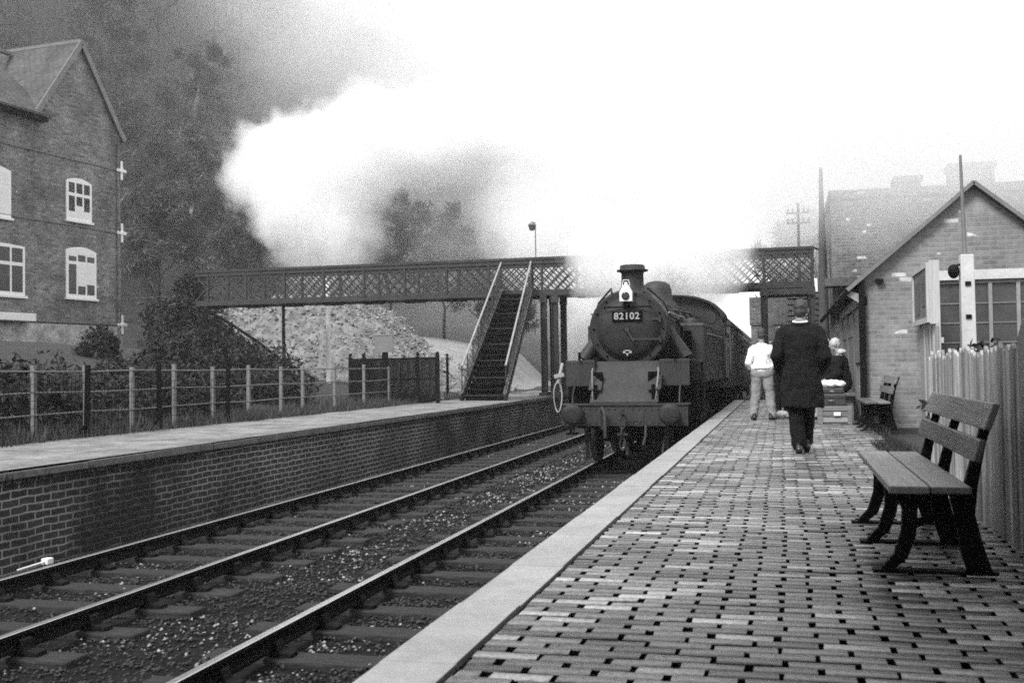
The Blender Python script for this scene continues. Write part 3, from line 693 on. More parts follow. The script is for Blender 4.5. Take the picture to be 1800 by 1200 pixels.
# ------------------------------------------------------------------ brick house on the left (local x = along gable wall towards the camera, y = out of the wall)
def house():
    C = (-28.45, 42., 1.9); rz = math.atan2(-math.cos(R(6.2)), -math.sin(R(6.2)))
    t = thing('brick_house', 'tall brick house with steep gable, white arched windows and white wall ties', 'house', C, rz)
    B = 1.9; D = -7.
    w = MB()
    ap = (2.47, 15.0-B); ev = 11.5-B
    w.prism([(0, 1.2), (5.0, 1.2), (5.0, ev), ap, (0, ev)], D, 0, 'y')
    w.prism([(5.0, 1.2), (16, 1.2), (16, ev-.05), (5.0, ev-.05)], D, -.012, 'y')
    w.build('wall', 'housebrick', t)
    MB().box(-.06, 16, D-.05, .06, -2.2, 1.2).build('base_wall', 'rubble', t, bevel=.03)
    # roofs
    rf = MB(); th = .14
    def slab(p, q, y0, y1):
        d = Vector((q[0]-p[0], q[1]-p[1])).normalized(); nx, nz = -d.y, d.x
        if nz < 0: nx, nz = -nx, -nz
        rf.prism([p, q, (q[0]+nx*th, q[1]+nz*th), (p[0]+nx*th, p[1]+nz*th)], y0, y1, 'y')
    slab((-.12, ev-.17), (2.47, ap[1]), D, .10); slab((2.47, ap[1]), (5.1, ev-.12), D, .10)
    rf.build('roof', 'tile', t)
    wr = MB().prism([(.28, ev-.12), (D/2, 14.75-B), (D/2, 14.9-B), (.28, ev+.05)], 4.4, 16, 'x').prism([(D-.2, ev-.12), (D/2, 14.75-B), (D/2, 14.9-B), (D-.2, ev+.05)], 4.4, 16, 'x')
    wr.build('roof', 'tile', t)
    MB().bar((2.47, .12, ap[1]+.17), (2.47, D, ap[1]+.17), .22, .14).build('ridge', 'fencepost', t)
    MB().bar((2.8, D/2, 14.95-B), (16, D/2, 14.95-B), .2, .14).build('ridge', 'fencepost', t)
    MB().bar((-.14, .13, ev-.1), (2.47, .13, ap[1]+.10), .05, .24).bar((5.12, .13, ev-.1), (2.47, .13, ap[1]+.10), .05, .24).build('bargeboard', 'steel', t)
    MB().box(4.6, 16, .06, .34, ev-.26, ev-.10).tube([(4.8, .36, ev-.13), (16, .36, ev-.13)], .07, 8).build('gutter', 'loco_dk', t)
    # string courses
    for z, e in ((10.05, .05), (7.27, .05), (3.2, .07)):
        MB().box(-.04, 16, -.02, e, z-B-.025, z-B+.025).build('string_course', 'fencepost', t)
        k = MB().bar((.04, .10, z-B-.42), (.04, .10, z-B+.42), .13, .05).bar((-.26, .10, z-B), (.34, .10, z-B), .05, .13, (0, 0, 1)).ell((.04, .12, z-B), .12, .04, .12)
        k.build('wall_tie', 'white', t, bevel=.015)
    MB().tube([(.25, .08, 0.2), (.25, .08, ev-.3)], .05, 8).build('downpipe', 'housebrick', t)
    # windows: x0,x1,z0,z1, arch rise, cols, rows heights, blind pattern
    def window(x0, x1, z0, z1, rise, cols, split, blinds):
        z0 -= B; z1 -= B
        n = 8; head = [(x1+(x0-x1)*i/n, z1-rise+rise*math.sin(math.pi*i/n)) for i in range(n+1)]
        fr = MB().prism([(x0, z0), (x1, z0)]+head, -.02, .05, 'y').box(x0-.06, x1+.06, .0, .13, z0-.10, z0-.002)
        W = fr.build('window', 'white', t, bevel=.008)
        m_ = .13; cw = (x1-x0-m_*2-.10*(cols-1))/cols; zs = z0+(z1-z0)*split
        gl = MB(); bd = MB()
        for c in range(cols):
            a = x0+m_+c*(cw+.10)
            for q, (p0, p1) in enumerate(((z0+.14, zs-.07), (zs+.07, z1-rise*.8-.10))):
                k = blinds[q][c]
                if k == 1: gl.box(a, a+cw, .052, .056, p0, p1)
                elif k == 0: bd.box(a, a+cw, .052, .056, p0, p1)
                else:
                    pm = p0+(p1-p0)*abs(k)
                    if k > 0: gl.box(a, a+cw, .052, .056, p0, pm); bd.box(a, a+cw, .052, .056, pm, p1)
                    else: bd.box(a, a+cw, .052, .056, p0, pm); gl.box(a, a+cw, .052, .056, pm, p1)
        if gl.v: gl.build('pane', 'glass', W)
        if bd.v: bd.build('blind', 'blind', W)
    # columns counted from the corner side of the wall
    window(1.84, 3.32, 7.50, 9.30, .16, 3, .60, ((-.32, -.55, -.25), (1, 1, 1)))
    window(1.58, 3.34, 4.25, 6.40, .16, 3, .68, ((.35, .28, 1), (.6, .7, .5)))
    window(6.25, 8.2, 7.15, 9.15, .16, 3, .6, ((0, 0, 0), (0, 0, 0)))
    window(5.56, 8.3, 4.15, 6.15, .05, 4, .62, ((1, 1, 1, 0), (1, 1, 1, 1)))
    MB().box(5.45, 8.4, 0, .5, 3.14-B, 3.44-B).build('ledge', 'white', t, bevel=.02)
    window(9.6, 11.4, 7.5, 9.2, .16, 3, .6, ((1, 1, 1), (1, 1, 1)))
    window(9.6, 11.4, 4.25, 6.2, .16, 3, .6, ((1, 1, 1), (1, 1, 1)))
    ch = MB().box(9, 10.2, D/2-.4, D/2+.4, 14-B, 17.2-B).box(8.92, 10.28, D/2-.48, D/2+.48, 16.9-B, 17.05-B); ch.build('chimney', 'housebrick', t)
house()
o = MB((-27, 42.6, 2)).box(-27.9, -24.2, 42.4, 42.8, .5, 4.35).box(-27.95, -24.15, 42.36, 42.84, 4.35, 4.45).build('garden_wall', 'housebrick'); o.location = (-27, 42.6, 2)
tag(o, 'low grey brick wall running from the corner of the tall house', 'wall')

# ------------------------------------------------------------------ fences on the left
def rail_fence():
    t = thing('post_and_rail_fence', 'thin rail fence with pale concrete posts behind the far platform', 'fence', (-10.65, 13.6, 0))
    O = (-10.65, 13.6, 0)
    ps = [6.2, 7.45, 8.7, 9.95, 11.15, 12.35, 13.58, 14.8, 16.05, 17.35, 18.71, 20.12, 21.6, 22.7, 24.5, 26.4, 28.2]
    for y in ps:
        h = 1.14+random.uniform(-.03, .04); ln = random.uniform(-.015, .015)
        MB(O).prism([(y-.04, -.2), (y+.04, -.2), (y+.03+ln, h), (y-.03+ln, h)], -10.70, -10.63, 'x').build('post', 'fencepost', t, bevel=.008)
    for z in (1.06, .74, .42):
        q = MB(O); q.tube([(-10.61, y, z+math.sin(y*1.7+z*5)*.012) for y in ps], .014, 6); q.build('rail', 'steel', t)
rail_fence()
def wire_fence():
    t = thing('wire_mesh_fence', 'old dark wire mesh fence on iron stakes at the back edge of the far platform', 'fence', (-10.3, 12, 0))
    O = (-10.3, 12, 0)
    for y, h in ((7.2, 1.1), (9.6, 1.2), (11.6, 1.25), (14.3, 1.15), (16.3, 1.2), (18.6, 1.1)):
        MB(O).bar((-10.3, y, -.1), (-10.3+random.uniform(-.05, .05), y+random.uniform(-.06, .06), h), .06).bar((-10.3, y, .25), (-10.62, y+.05, -.05), .03).build('stake', 'iron', t)
    w = MB(O); y = 6.2
    while y < 18.6: w.bar((-10.3, y, .0), (-10.3, y+.02, .95+.06*math.sin(y)), .006); y += .09
    for i in range(8): w.bar((-10.3, 6.2, .05+i*.12), (-10.3, 18.6, .05+i*.12+random.uniform(-.02, .02)), .006)
    w.build('mesh', 'iron', t)
wire_fence()
def enclosure():
    t = thing('railing_enclosure', 'dark railing enclosure of close upright bars beside the foot of the stairs', 'railing', (-10.6, 28.2, FZ))
    O = (-10.6, 28.2, FZ)
    a, b = Vector((-12.25, 29.3, 0)), Vector((-9.35, 28.6, 0))
    for i, q in enumerate((0, .16, .42, .78, 1.0)):
        p = a.lerp(b, q); MB(O).box(p.x-.045, p.x+.045, p.y-.045, p.y+.045, -.1, 1.42+random.uniform(-.03, .05)).ell((p.x, p.y, 1.46), .05, .05, .06).build('post', 'iron', t)
    pl = MB(O); n = 74
    for i in range(n):
        p = a.lerp(b, i/n); dense = i < 20
        pl.bar((p.x, p.y, .12), (p.x, p.y, 1.36), .034 if dense else .024)
    for z in (.15, .75, 1.32): pl.bar((a.x, a.y+.02, z), (b.x, b.y+.02, z), .03, .04)
    pl.build('pale', 'iron', t)
    # back row
    a2, b2 = Vector((-12.25, 31.0, 0)), Vector((-9.9, 30.9, 0)); q = MB(O)
    for i in range(50):
        p = a2.lerp(b2, i/50); q.bar((p.x, p.y, .1), (p.x, p.y, 1.3), .02)
    for z in (.15, 1.28): q.bar((a2.x, a2.y, z), (b2.x, b2.y, z), .04)
    q.bar((-12.25, 29.3, 1.3), (-12.25, 31, 1.3), .04); q.build('pale', 'steel', t)
enclosure()
t = thing('station_sign', 'dark rectangular sign board on a thick post in front of the railing enclosure', 'sign', (-10.75, 28.2, FZ))
MB().box(-.07, .07, -.06, .06, -.1, 1.55).prism([(-.07, 1.55), (.07, 1.55), (0, 1.62)], -.06, .06, 'y').build('post', 'iron', t)
MB().box(-.27, .27, -.10, -.062, 1.50, 1.93).box(-.30, .30, -.11, -.055, 1.92, 1.97).box(-.30, .30, -.11, -.055, 1.46, 1.50).build('board', 'steel', t, bevel=.006)
t = thing('small_stair_fence', 'low wooden handrail fence slanting down the bank towards the far platform', 'fence', (-16, 32, 0))
O = (-16, 32, 0); pts = [(-19.2, 33.2), (-17.9, 32.6), (-16.8, 32.3), (-15.7, 32.), (-14.5, 31.6)]; zz = [2.9, 2.35, 1.75, 1.05, .5]
for (x, y), z in zip(pts, zz): MB(O).box(x-.05, x+.05, y-.05, y+.05, z-1.1, z+.35).build('post', 'iron', t)
q = MB(O)
for i in range(4):
    for dz in (.3, -.1): q.bar((pts[i][0], pts[i][1]-.06, zz[i]+dz), (pts[i+1][0], pts[i+1][1]-.06, zz[i+1]+dz), .04, .09 if dz > 0 else .3)
q.build('rail', 'iron', t)

# ------------------------------------------------------------------ spoil heap and lane
def heap():
    xs = np.linspace(-27, -11.5, 130); ys = np.linspace(37.5, 54, 110); X, Y = np.meshgrid(xs, ys)
    prof = np.interp(X, [-27, -25.5, -22, -19.3, -17.5, -16, -14, -11.5], [2.9, 3.9, 4.5, 4.4, 3.3, 2.0, .9, -.2])
    g = sstep(Y, 37.5, 45)*(1-sstep(Y, 48, 54))
    n = (vnoise(X*.9, Y*.9, 21)-.5)*.5+(vnoise(X*2.7, Y*2.7, 22)-.5)*.28+(vnoise(X*6, Y*6, 23)-.5)*.14
    Z = -.6+(prof+.6+n)*g
    i = np.arange(X.size).reshape(X.shape); F = np.stack([i[:-1, :-1], i[:-1, 1:], i[1:, 1:], i[1:, :-1]], -1).reshape(-1, 4)
    return fast_mesh('spoil_heap', np.stack([X, Y, Z], -1).reshape(-1, 3), F, 'spoil', smooth=True)
HP = heap(); tag(HP, 'pale heap of quarry spoil beyond the footbridge', 'spoil heap', kind='stuff')
def rocks():
    co = np.zeros(len(HP.data.vertices)*3, np.float32); HP.data.vertices.foreach_get('co', co); co = co.reshape(-1, 3)
    rng = np.random.default_rng(77); n = 16000; P = co[rng.integers(0, len(co), n)]+rng.normal(0, .06, (n, 3)); s = .02+.07*rng.random(n)**3+.02*rng.random(n)
    base = np.array([(1, 0, 0), (-1, 0, 0), (0, 1, 0), (0, -1, 0), (0, 0, 1), (0, 0, -1)], float); fc = np.array([(0, 2, 4), (2, 1, 4), (1, 3, 4), (3, 0, 4), (2, 0, 5), (1, 2, 5), (3, 1, 5), (0, 3, 5)])
    Q = (base[None]*rng.uniform(.6, 1.3, (n, 6, 3))+rng.normal(0, .2, (n, 6, 3)))*s[:, None, None]+P[:, None]
    F = (fc[None]+(np.arange(n)*6)[:, None, None]).reshape(-1, 3)
    o = fast_mesh('spoil_rocks', Q.reshape(-1, 3), F, tone_mat('rock_tones', [(0, .07), (.5, .17), (1, .34)], .9, 8, .3), np.repeat(rng.random(n), 8), HP)
rocks()
xs = np.linspace(-24, -10.2, 40); ys = np.linspace(44, 58, 20); X, Y = np.meshgrid(xs, ys)
Z = np.interp(X, [-24, -18.5, -14.2, -12.6, -10.2], [3.4, 2.75, 1.9, .3, -.6])*(.55+.45*sstep(Y, 44, 50))
i = np.arange(X.size).reshape(X.shape); F = np.stack([i[:-1, :-1], i[:-1, 1:], i[1:, 1:], i[1:, :-1]], -1).reshape(-1, 4)
o = fast_mesh('lane', np.stack([X, Y, Z], -1).reshape(-1, 3), F, 'lane', smooth=True); tag(o, kind='structure')

# ------------------------------------------------------------------ poles
def pole(name, label, x, y, z0, z1, rr, m_, arms=0, rt=None):
    t = thing(name, label, 'pole', (x, y, z0))
    MB().tube([(0, 0, -.3), (0, 0, (z1-z0)*.5), (0, 0, z1-z0)], [rr, (rr+(rt or rr*.8))/2, rt or rr*.8], 12).build('shaft', m_, t)
    for k in range(arms):
        z = z1-z0-.35-k*.35; q = MB().bar((-.4, -.08, z), (.4, -.08, z), .05, .05)
        for xx in (-.34, -.18, .18, .34): q.tube([(xx, -.08, z+.04), (xx, -.08, z+.16)], .03, 6)
        q.build('cross_arm', 'polewood', t)
    return t
pole('white_post', 'tall white painted post standing in front of the pale spoil heap', -17.0, 38.5, .4, 4.6, .10, 'white')
pole('telegraph_pole', 'thin dark pole under the footbridge by the bank handrail', -17.8, 36.3, .6, 3.45, .07, 'iron')
pole('marker_post', 'short dark post in front of the pale lane', -12.2, 38.5, -.1, 1.6, .06, 'iron')
pole('telegraph_pole', 'tall tapering dark pole rising beside the right end of the footbridge', 1.22, 33.5, 0, 6.9, .21, 'polewood', 0, .05)
pole('telegraph_pole', 'thin pole with cross arms rising behind the right end of the footbridge', .62, 38.5, 0, 6.6, .06, 'polewood', 2)

# ------------------------------------------------------------------ brick hut with gable (front face y=18.75)
def hut():
    t = thing('brick_hut', 'low pale brick platform building with a gable and wide boarded windows', 'building', (1.3, 18.75, 0))
    O = (1.3, 18.75, 0); x0, x1, ax, az, ez = 1.30, 4.80, 3.05, 3.86, 2.40
    wl = MB(O)
    # front wall with window opening x 2.42..4.6, z 1.0..2.34
    wl.box(x0, 2.42, 18.75, 19.0, -.1, 1.0).box(2.42, x1, 18.75, 19.0, -.1, 1.0).box(x0, 2.42, 18.75, 19.0, 1.0, 2.34).box(4.62, x1, 18.75, 19.0, 1.0, 2.34)
    wl.prism([(x0, 2.34), (x1, 2.34), (x1, ez), (ax, az), (x0, ez)], 18.75, 19.0, 'y')
    wl.box(x0, x0+.2, 19.0, 20.2, -.1, 1.0).box(x1-.2, x1, 19, 31, -.1, ez).box(x0+.2, x1-.2, 30.8, 31, -.1, ez)
    wl.box(x0, x0+.2, 24.0, 31, -.1, ez)
    wl.build('wall', 'hutbrick', t)
    MB(O).box(2.36, 4.68, 18.735, 19.0, 2.342, 2.50).build('lintel', 'conc', t)
    W = MB(O).box(2.42, 4.62, 18.80, 18.86, 1.0, 1.06).box(2.42, 4.62, 18.80, 18.86, 2.28, 2.34)
    for x in (2.42, 2.82, 3.26, 3.68, 4.12, 4.55): W.box(x, x+.06, 18.79, 18.87, 1.0, 2.34)
    w = W.build('window', 'rail_lt', t, bevel=.004)
    MB(O).box(2.45, 4.6, 18.83, 18.835, 1.05, 2.3).build('pane', 'hutglass', w)
    q = MB(O)
    for z in (1.32, 1.64, 1.96): q.box(2.48, 4.58, 18.815, 18.829, z-.012, z+.012)
    q.build('glazing_bar', 'steel', w)
    # roof, barge boards
    rf = MB(O)
    dx, dz = ax-x0, az-ez; n = math.hypot(dx, dz); nx, nz = -dz/n*.1, dx/n*.1
    ex, ee = x0-.24, ez-.24*dz/dx
    rf.prism([(ex, ee), (ax, az), (ax, az+.08), (ex+nx*.4, ee+nz*.7)], 18.62, 31.2, 'y')
    ex2 = x1+.24
    rf.prism([(ex2, ee), (ax, az), (ax, az+.08), (ex2-nx*.4, ee+nz*.7)], 18.62, 31.2, 'y')
    rf.build('roof', 'slate', t)
    MB(O).bar((ex, 18.60, ee+.02), (ax, 18.60, az+.05), .04, .06).bar((ex2, 18.60, ee+.02), (ax, 18.60, az+.05), .04, .06).build('bargeboard', 'steel', t)
    MB(O).tube([(ex, 18.62, ee), (ex, 31, ee)], .05, 8).build('gutter', 'iron', t)
    # timber side: posts, rails and boarded doors
    MB(O).box(x0-.06, x0+.04, 18.62, 18.74, -.02, 2.36).build('corner_post', 'iron', t)
    for i in range(6):
        y = 20.3+i*.62
        MB(O).box(x0-.03, x0+.05, y+.02, y+.58, .02, 1.95).box(x0-.05, x0-.03, y+.06, y+.54, .3, .4).box(x0-.05, x0-.03, y+.06, y+.54, 1.5, 1.6).build('door', 'doorwood', t, bevel=.006)
    p = MB(O)
    for y in (20.2, 22.1, 24.0): p.box(x0-.07, x0+.07, y-.05, y+.05, 0, 2.3)
    p.box(x0-.08, x0+.08, 18.75, 24.05, 1.96, 2.12); p.build('door_frame', 'doorwood', t)
    MB(O).box(x0-.04, x0, 18.76, 20.14, 1.02, 1.94).build('side_panel', 'doorwood', t)
    g = MB(O)
    g.prism([(x0-.02, 2.15), (x0-.24, 2.22), (x0-.24, 2.14), (x0-.02, 1.98)], 18.66, 18.74, 'y'); g.build('eaves_bracket', 'rail_lt', t)
    MB(O).box(1.52, 1.64, 18.66, 18.75, 2.33, 2.40).build('air_brick', 'iron', t)
hut()
def big_building():
    t = thing('brick_warehouse', 'large hazy brick building with flat parapet and chimney stacks behind the platform hut', 'building', (4, 33, 0))
    O = (4, 33, 0)
    b = MB(O).box(1.45, 12.5, 32.6, 46, -.1, 5.95).box(1.40, 12.55, 32.55, 32.6, 5.80, 6.05).box(1.40, 1.45, 32.55, 46, 5.80, 6.05)
    b.build('wall', 'bigbrick', t)
    for x0, x1, z in ((4.95, 6.15, 6.75), (3.4, 4.1, 6.45)):
        MB(O).box(x0, x1, 34, 35, 5.6, z).box(x0-.06, x1+.06, 33.94, 35.06, z, z+.15).build('chimney', 'bigbrick', t)
    MB(O).box(1.2, 4.2, 31.5, 32.54, 3.2, 3.42).build('roof', 'slate', t)
big_building()
o = MB((0, 44, 0)).box(-1.2, 1.6, 43.8, 44.2, -1.1, 2.6).box(-1.25, 1.62, 43.75, 44.25, 2.6, 3.7).build('retaining_wall', 'bigbrick'); o.location = (0, 44, 0)
tag(o, 'pale brick wall seen under the right end of the footbridge', 'wall')

def shade_building():  # unseen building added behind the camera; its overhang darkens the near paving
    t = thing('unseen_shade_building', 'unseen building with a roof overhang, added to shade the near end of the platform', 'building', (5, -4, 0))
    O = (5, -4, 0)
    MB(O).box(1.6, 9, -14, 3.0, -.1, 4.2).build('wall', 'hutbrick', t)
    MB(O).prism([(1.2, 4.2), (9.4, 4.2), (5.3, 6.4)], -14.3, 3.3, 'y').build('roof', 'slate', t)
    MB(O).box(-1.5, 1.598, -14, 4.9, 3.15, 3.25).box(-1.54, -1.5, -14, 4.9, 3.0, 3.3).build('shade_canopy', 'doorwood', t)
    for y in (-12, -8, -4, 0, 2.9): MB(O).box(1.45, 1.59, y-.05, y+.05, 2.4, 3.148).bar((1.5, y, 2.45), (.3, y, 3.12), .06, .08).build('canopy_bracket', 'iron', t)
    for y in (-10, -6, -2): MB(O).box(1.57, 1.599, y-.5, y+.5, 0, 2.1).build('door', 'doorwood', t)
shade_building()
# notice board, white post with mast
t = thing('notice_board', 'glazed notice board in a wooden frame raised on a pale boarded fence', 'notice board', (2.1, 17.7, 0))
O = (2.1, 17.7, 0)
MB(O).box(2.10, 2.22, 16.75, 18.55, 1.60, 2.48).build('case', 'doorwood', t, bevel=.01)
MB(O).box(2.085, 2.10, 16.83, 18.47, 1.68, 2.40).build('poster', 'poster', t)
MB(O).box(2.075, 2.084, 17.0, 17.5, 1.85, 2.3).box(2.075, 2.084, 17.75, 18.25, 1.75, 2.25).build('poster', 'hutglass', t)
MB(O).box(2.06, 2.10, 16.72, 18.58, 2.40, 2.47).box(2.06, 2.10, 16.72, 18.58, 1.59, 1.67).box(2.06, 2.10, 16.72, 16.82, 1.67, 2.40).box(2.06, 2.10, 18.48, 18.58, 1.67, 2.40).box(2.10, 2.24, 16.70, 16.745, 1.57, 2.50).build('frame', 'palefence', t)
def board_fence(name, label, pts, h, wd, m_, cat='fence', hv=.03, rail_side=1):
    """vertical boards from point to point"""
    t = thing(name, label, cat, (pts[0][0], pts[0][1], 0)); O = (pts[0][0], pts[0][1], 0)
    nb = 0
    for (xa, ya), (xb, yb) in zip(pts, pts[1:]):
        a, b = Vector((xa, ya, 0)), Vector((xb, yb, 0)); d = (b-a).normalized(); L = (b-a).length; s = 0; nrm = Vector((d.y, -d.x, 0))
        while s < L-wd*.5:
            w = wd*random.uniform(.85, 1.1); p = a+d*s; q = a+d*min(s+w-.008-random.random()*.008, L); z = h+random.uniform(-hv, hv); off = nrm*random.uniform(-.008, .008); ln = d*random.uniform(-.01, .01)
            th = nrm*.022; vs = []
            for o2 in (off, off+th):
                vs += [tuple(p+o2), tuple(q+o2), tuple(q+o2+ln+Vector((0, 0, z-.03))), tuple((p+q)/2+o2+ln+Vector((0, 0, z))), tuple(p+o2+ln+Vector((0, 0, z-.03)))]
            mb = MB(O); mb.add(vs, [(0, 1, 2, 3, 4), (9, 8, 7, 6, 5), (0, 5, 6, 1), (1, 6, 7, 2), (2, 7, 8, 3), (3, 8, 9, 4), (4, 9, 5, 0)])
            if nb < 98: mb.build('board', m_, t)
            nb += 1; s += w
        rb = MB(O)
        for z in (.3, h-.25): rb.bar(tuple(a+nrm*.045+Vector((0, 0, z))), tuple(b+nrm*.045+Vector((0, 0, z))), .04, .08)
        rb.build('rail', m_, t)
    return t
board_fence('board_fence', 'pale upright boards under the notice board in front of the brick hut', [(2.16, 16.3), (2.16, 18.6)], 1.57, .17, 'palefence')
board_fence('picket_fence', 'dark weathered close-boarded fence behind the near bench', [(1.22, 3.2), (1.20, 7.0), (1.22, 8.95), (1.36, 11.0)], 1.08, .095, 'fence')
t = thing('gate_post', 'broad weathered post with a pointed top standing in the close-boarded fence', 'post', (1.19, 5.62, 0))
MB().prism([(-.12, -.02), (.12, -.02), (.12, 1.12), (0, 1.21), (-.12, 1.12)], -.07, .05, 'x').build('post', 'fence', t, bevel=.012)
t = thing('white_post', 'thick white concrete post carrying a thin steel mast in front of the hut window', 'post', (2.735, 17.5, 0))
MB().prism([(-.115, -.1), (.115, -.1), (.095, 2.63), (-.095, 2.63)], -.1, .1, 'y').build('post', 'conc', t, bevel=.012)
MB().tube([(-.02, -.02, 2.6), (-.05, -.02, 4.15)], [.035, .02], 8).build('mast', 'steel', t)
MB().ell((-.19, -.05, 2.38), .085, .07, .11).bar((-.19, -.05, 2.45), (-.05, -.05, 2.5), .03).build('bracket_lamp', 'iron', t)
MB().box(-.04, .04, -.125, -.1, 2.16, 2.22).box(-.04, .04, -.125, -.1, 1.66, 1.72).build('bolt', 'iron', t)

# ------------------------------------------------------------------ benches
def bench(loc, label):
    t = thing('platform_bench', label, 'bench', loc, 0, 'platform benches')
    # local: x=0 at seat front, y 0..2.08, facing -x
    for y in (.28, 1.16, 1.92):
        q = MB(); w = .042
        front = [(.03, .385), (.06, .30), (.055, .20), (.02, .09), (-.06, .0), (.0, .0), (.08, .07), (.12, .18), (.13, .30), (.14, .385)]
        q.prism(front, y-w/2, y+w/2, 'y')
        rear = [(.27, .385), (.30, .25), (.32, .10), (.35, .0), (.46, .0), (.42, .13), (.385, .28), (.40, .42), (.44, .62), (.50, .80), (.455, .80), (.395, .62), (.345, .44), (.325, .385)]
        q.prism(rear, y-w/2, y+w/2, 'y')
        q.box(.0, .36, y-w/2-.001, y+w/2+.001, .372, .402)
        q.prism([(.10, .20), (.24, .27), (.36, .20), (.36, .23), (.24, .305), (.10, .24)], y-.012, y+.012, 'y')
        q.box(-.08, .48, y-.04, y+.04, .0, .015)
        q.build('bench_end', 'iron', t)
    MB().box(-.02, .155, 0, 2.08, .404, .44).build('seat_plank', 'bench', t, bevel=.008)
    MB().box(.163, .335, .012, 2.07, .404, .438).build('seat_plank', 'bench', t, bevel=.008)
    def back(xa, za, xb, zb, y0, y1):
        MB().prism([(xa, za), (xb, zb), (xb-.03, zb+.006), (xa-.03, za+.006)], y0, y1, 'y').build('back_plank', 'bench', t, bevel=.006)
    back(.372, .545, .402, .645, .01, 2.08); back(.418, .69, .462, .81, 0, 2.07)
    return t
bench((.48, 5.2, 0), 'near wooden bench with black iron ends against the weathered board fence')
bench((1.18, 16.6, 0), 'far wooden bench with iron ends under the wall of the brick hut')

# ------------------------------------------------------------------ people
DISP = dict(overcoat=(.13, .045), coat=(.10, .045), jacket=(.09, .04), shirt=(.08, .045), trousers=(.10, .035), hair=(.022, .022), headscarf=(.05, .03), white_bundle=(.08, .05), white_bag=(.06, .04))
def remesh(o, v=.012, it=2):
    q = o.modifiers.new('remesh', 'REMESH'); q.mode = 'VOXEL'; q.voxel_size = v; q.use_smooth_shade = True
    s = o.modifiers.new('smooth', 'SMOOTH'); s.iterations = it; s.factor = .6
    if o.name.split('.')[0] in DISP:
        sc, st = DISP[o.name.split('.')[0]]; key = 'folds_%g' % sc
        tx = bpy.data.textures.get(key) or bpy.data.textures.new(key, 'CLOUDS'); tx.noise_scale = sc; tx.noise_depth = 2
        d = o.modifiers.new('folds', 'DISPLACE'); d.texture = tx; d.strength = st; d.mid_level = .5; d.texture_coords = 'LOCAL'
    return o
def head(mb, c, yaw=0, tilt=0, s=1.0):
    """head centred at c (mid skull), facing +y before yaw"""
    Rm = Matrix.Rotation(yaw, 3, 'Z') @ Matrix.Rotation(tilt, 3, 'X'); c = Vector(c)
    def e(p, rx, ry, rz): mb.ell(tuple(c+Rm @ (Vector(p)*s)), rx*s, ry*s, rz*s, 14, 10, Rm)
    e((0, -.005, .02), .076, .096, .10); e((0, .03, -.055), .054, .06, .058); e((0, .062, -.09), .028, .026, .022)
    e((0, .098, -.012), .013, .022, .026); e((0, .082, -.052), .026, .014, .007); e((0, .082, -.066), .024, .014, .008)
    e((.03, .082, .022), .022, .012, .008); e((-.03, .082, .022), .022, .012, .008)
    e((.079, 0, -.005), .012, .02, .034); e((-.079, 0, -.005), .012, .02, .034)
    return Rm
def hair(c, Rm, m_, parent, s=1.0, short=True):
    h = MB(); c = Vector(c)
    def e(p, rx, ry, rz): h.ell(tuple(c+Rm @ (Vector(p)*s)), rx*s, ry*s, rz*s, 14, 10, Rm)
    e((0, -.018, .038), .083, .097, .094); e((0, -.045, -.015), .072, .062, .075)
    e((.05, -.03, .0), .032, .05, .05); e((-.05, -.03, .0), .032, .05, .05)
    return remesh(h.build('hair', m_, parent), .009, 1)
def hand(mb, w, d, up, s=1.0, curl=.5):
    """hand from wrist w along d; up = back of the hand"""
    w = Vector(w); d = Vector(d).normalized(); up = Vector(up); up = (up-d*up.dot(d)).normalized(); sd = d.cross(up)
    for k in (-.5, 0, .5): mb.cap(w+sd*.024*k*s, w+d*.085*s+sd*.05*k*s, .017*s, .015*s, 8)
    for k, l in ((-1.5, .066), (-.5, .078), (.5, .074), (1.5, .056)):
        p = w+d*.088*s+sd*.0195*k*s; a = p+(d*math.cos(curl*.6)-up*math.sin(curl*.6))*l*.5*s; b = a+(d*math.cos(curl*1.5)-up*math.sin(curl*1.5))*l*.5*s
        mb.cap(p, a, .0088*s, .008*s, 7); mb.cap(a, b, .008*s, .007*s, 7)
    p = w+d*.03*s-sd*.024*s; a = p+(d*.6-sd*.7-up*.2).normalized()*.04*s; b = a+(d*.9-sd*.25-up*.3).normalized()*.032*s
    mb.cap(p, a, .012*s, .010*s, 7); mb.cap(a, b, .0098*s, .008*s, 7)
def shoe(p, d, parent, m_='shoe', s=1.0):
    p = Vector(p); d = Vector(d).normalized(); sd = d.cross(Vector((0, 0, 1)))
    q = MB(); q.cap(p-d*.07*s+Vector((0, 0, .045)), p+d*.08*s+Vector((0, 0, .035)), .043*s, .036*s, 10); q.cap(p+d*.05*s+Vector((0, 0, .03)), p+d*.17*s+Vector((0, 0, .026)), .042*s, .028*s, 10)
    q.cap(p-d*.05*s+Vector((0, 0, .03)), p-d*.04*s+Vector((0, 0, .11)), .042*s, .045*s, 10)
    return remesh(q.build('shoe', m_, parent), .008, 1)
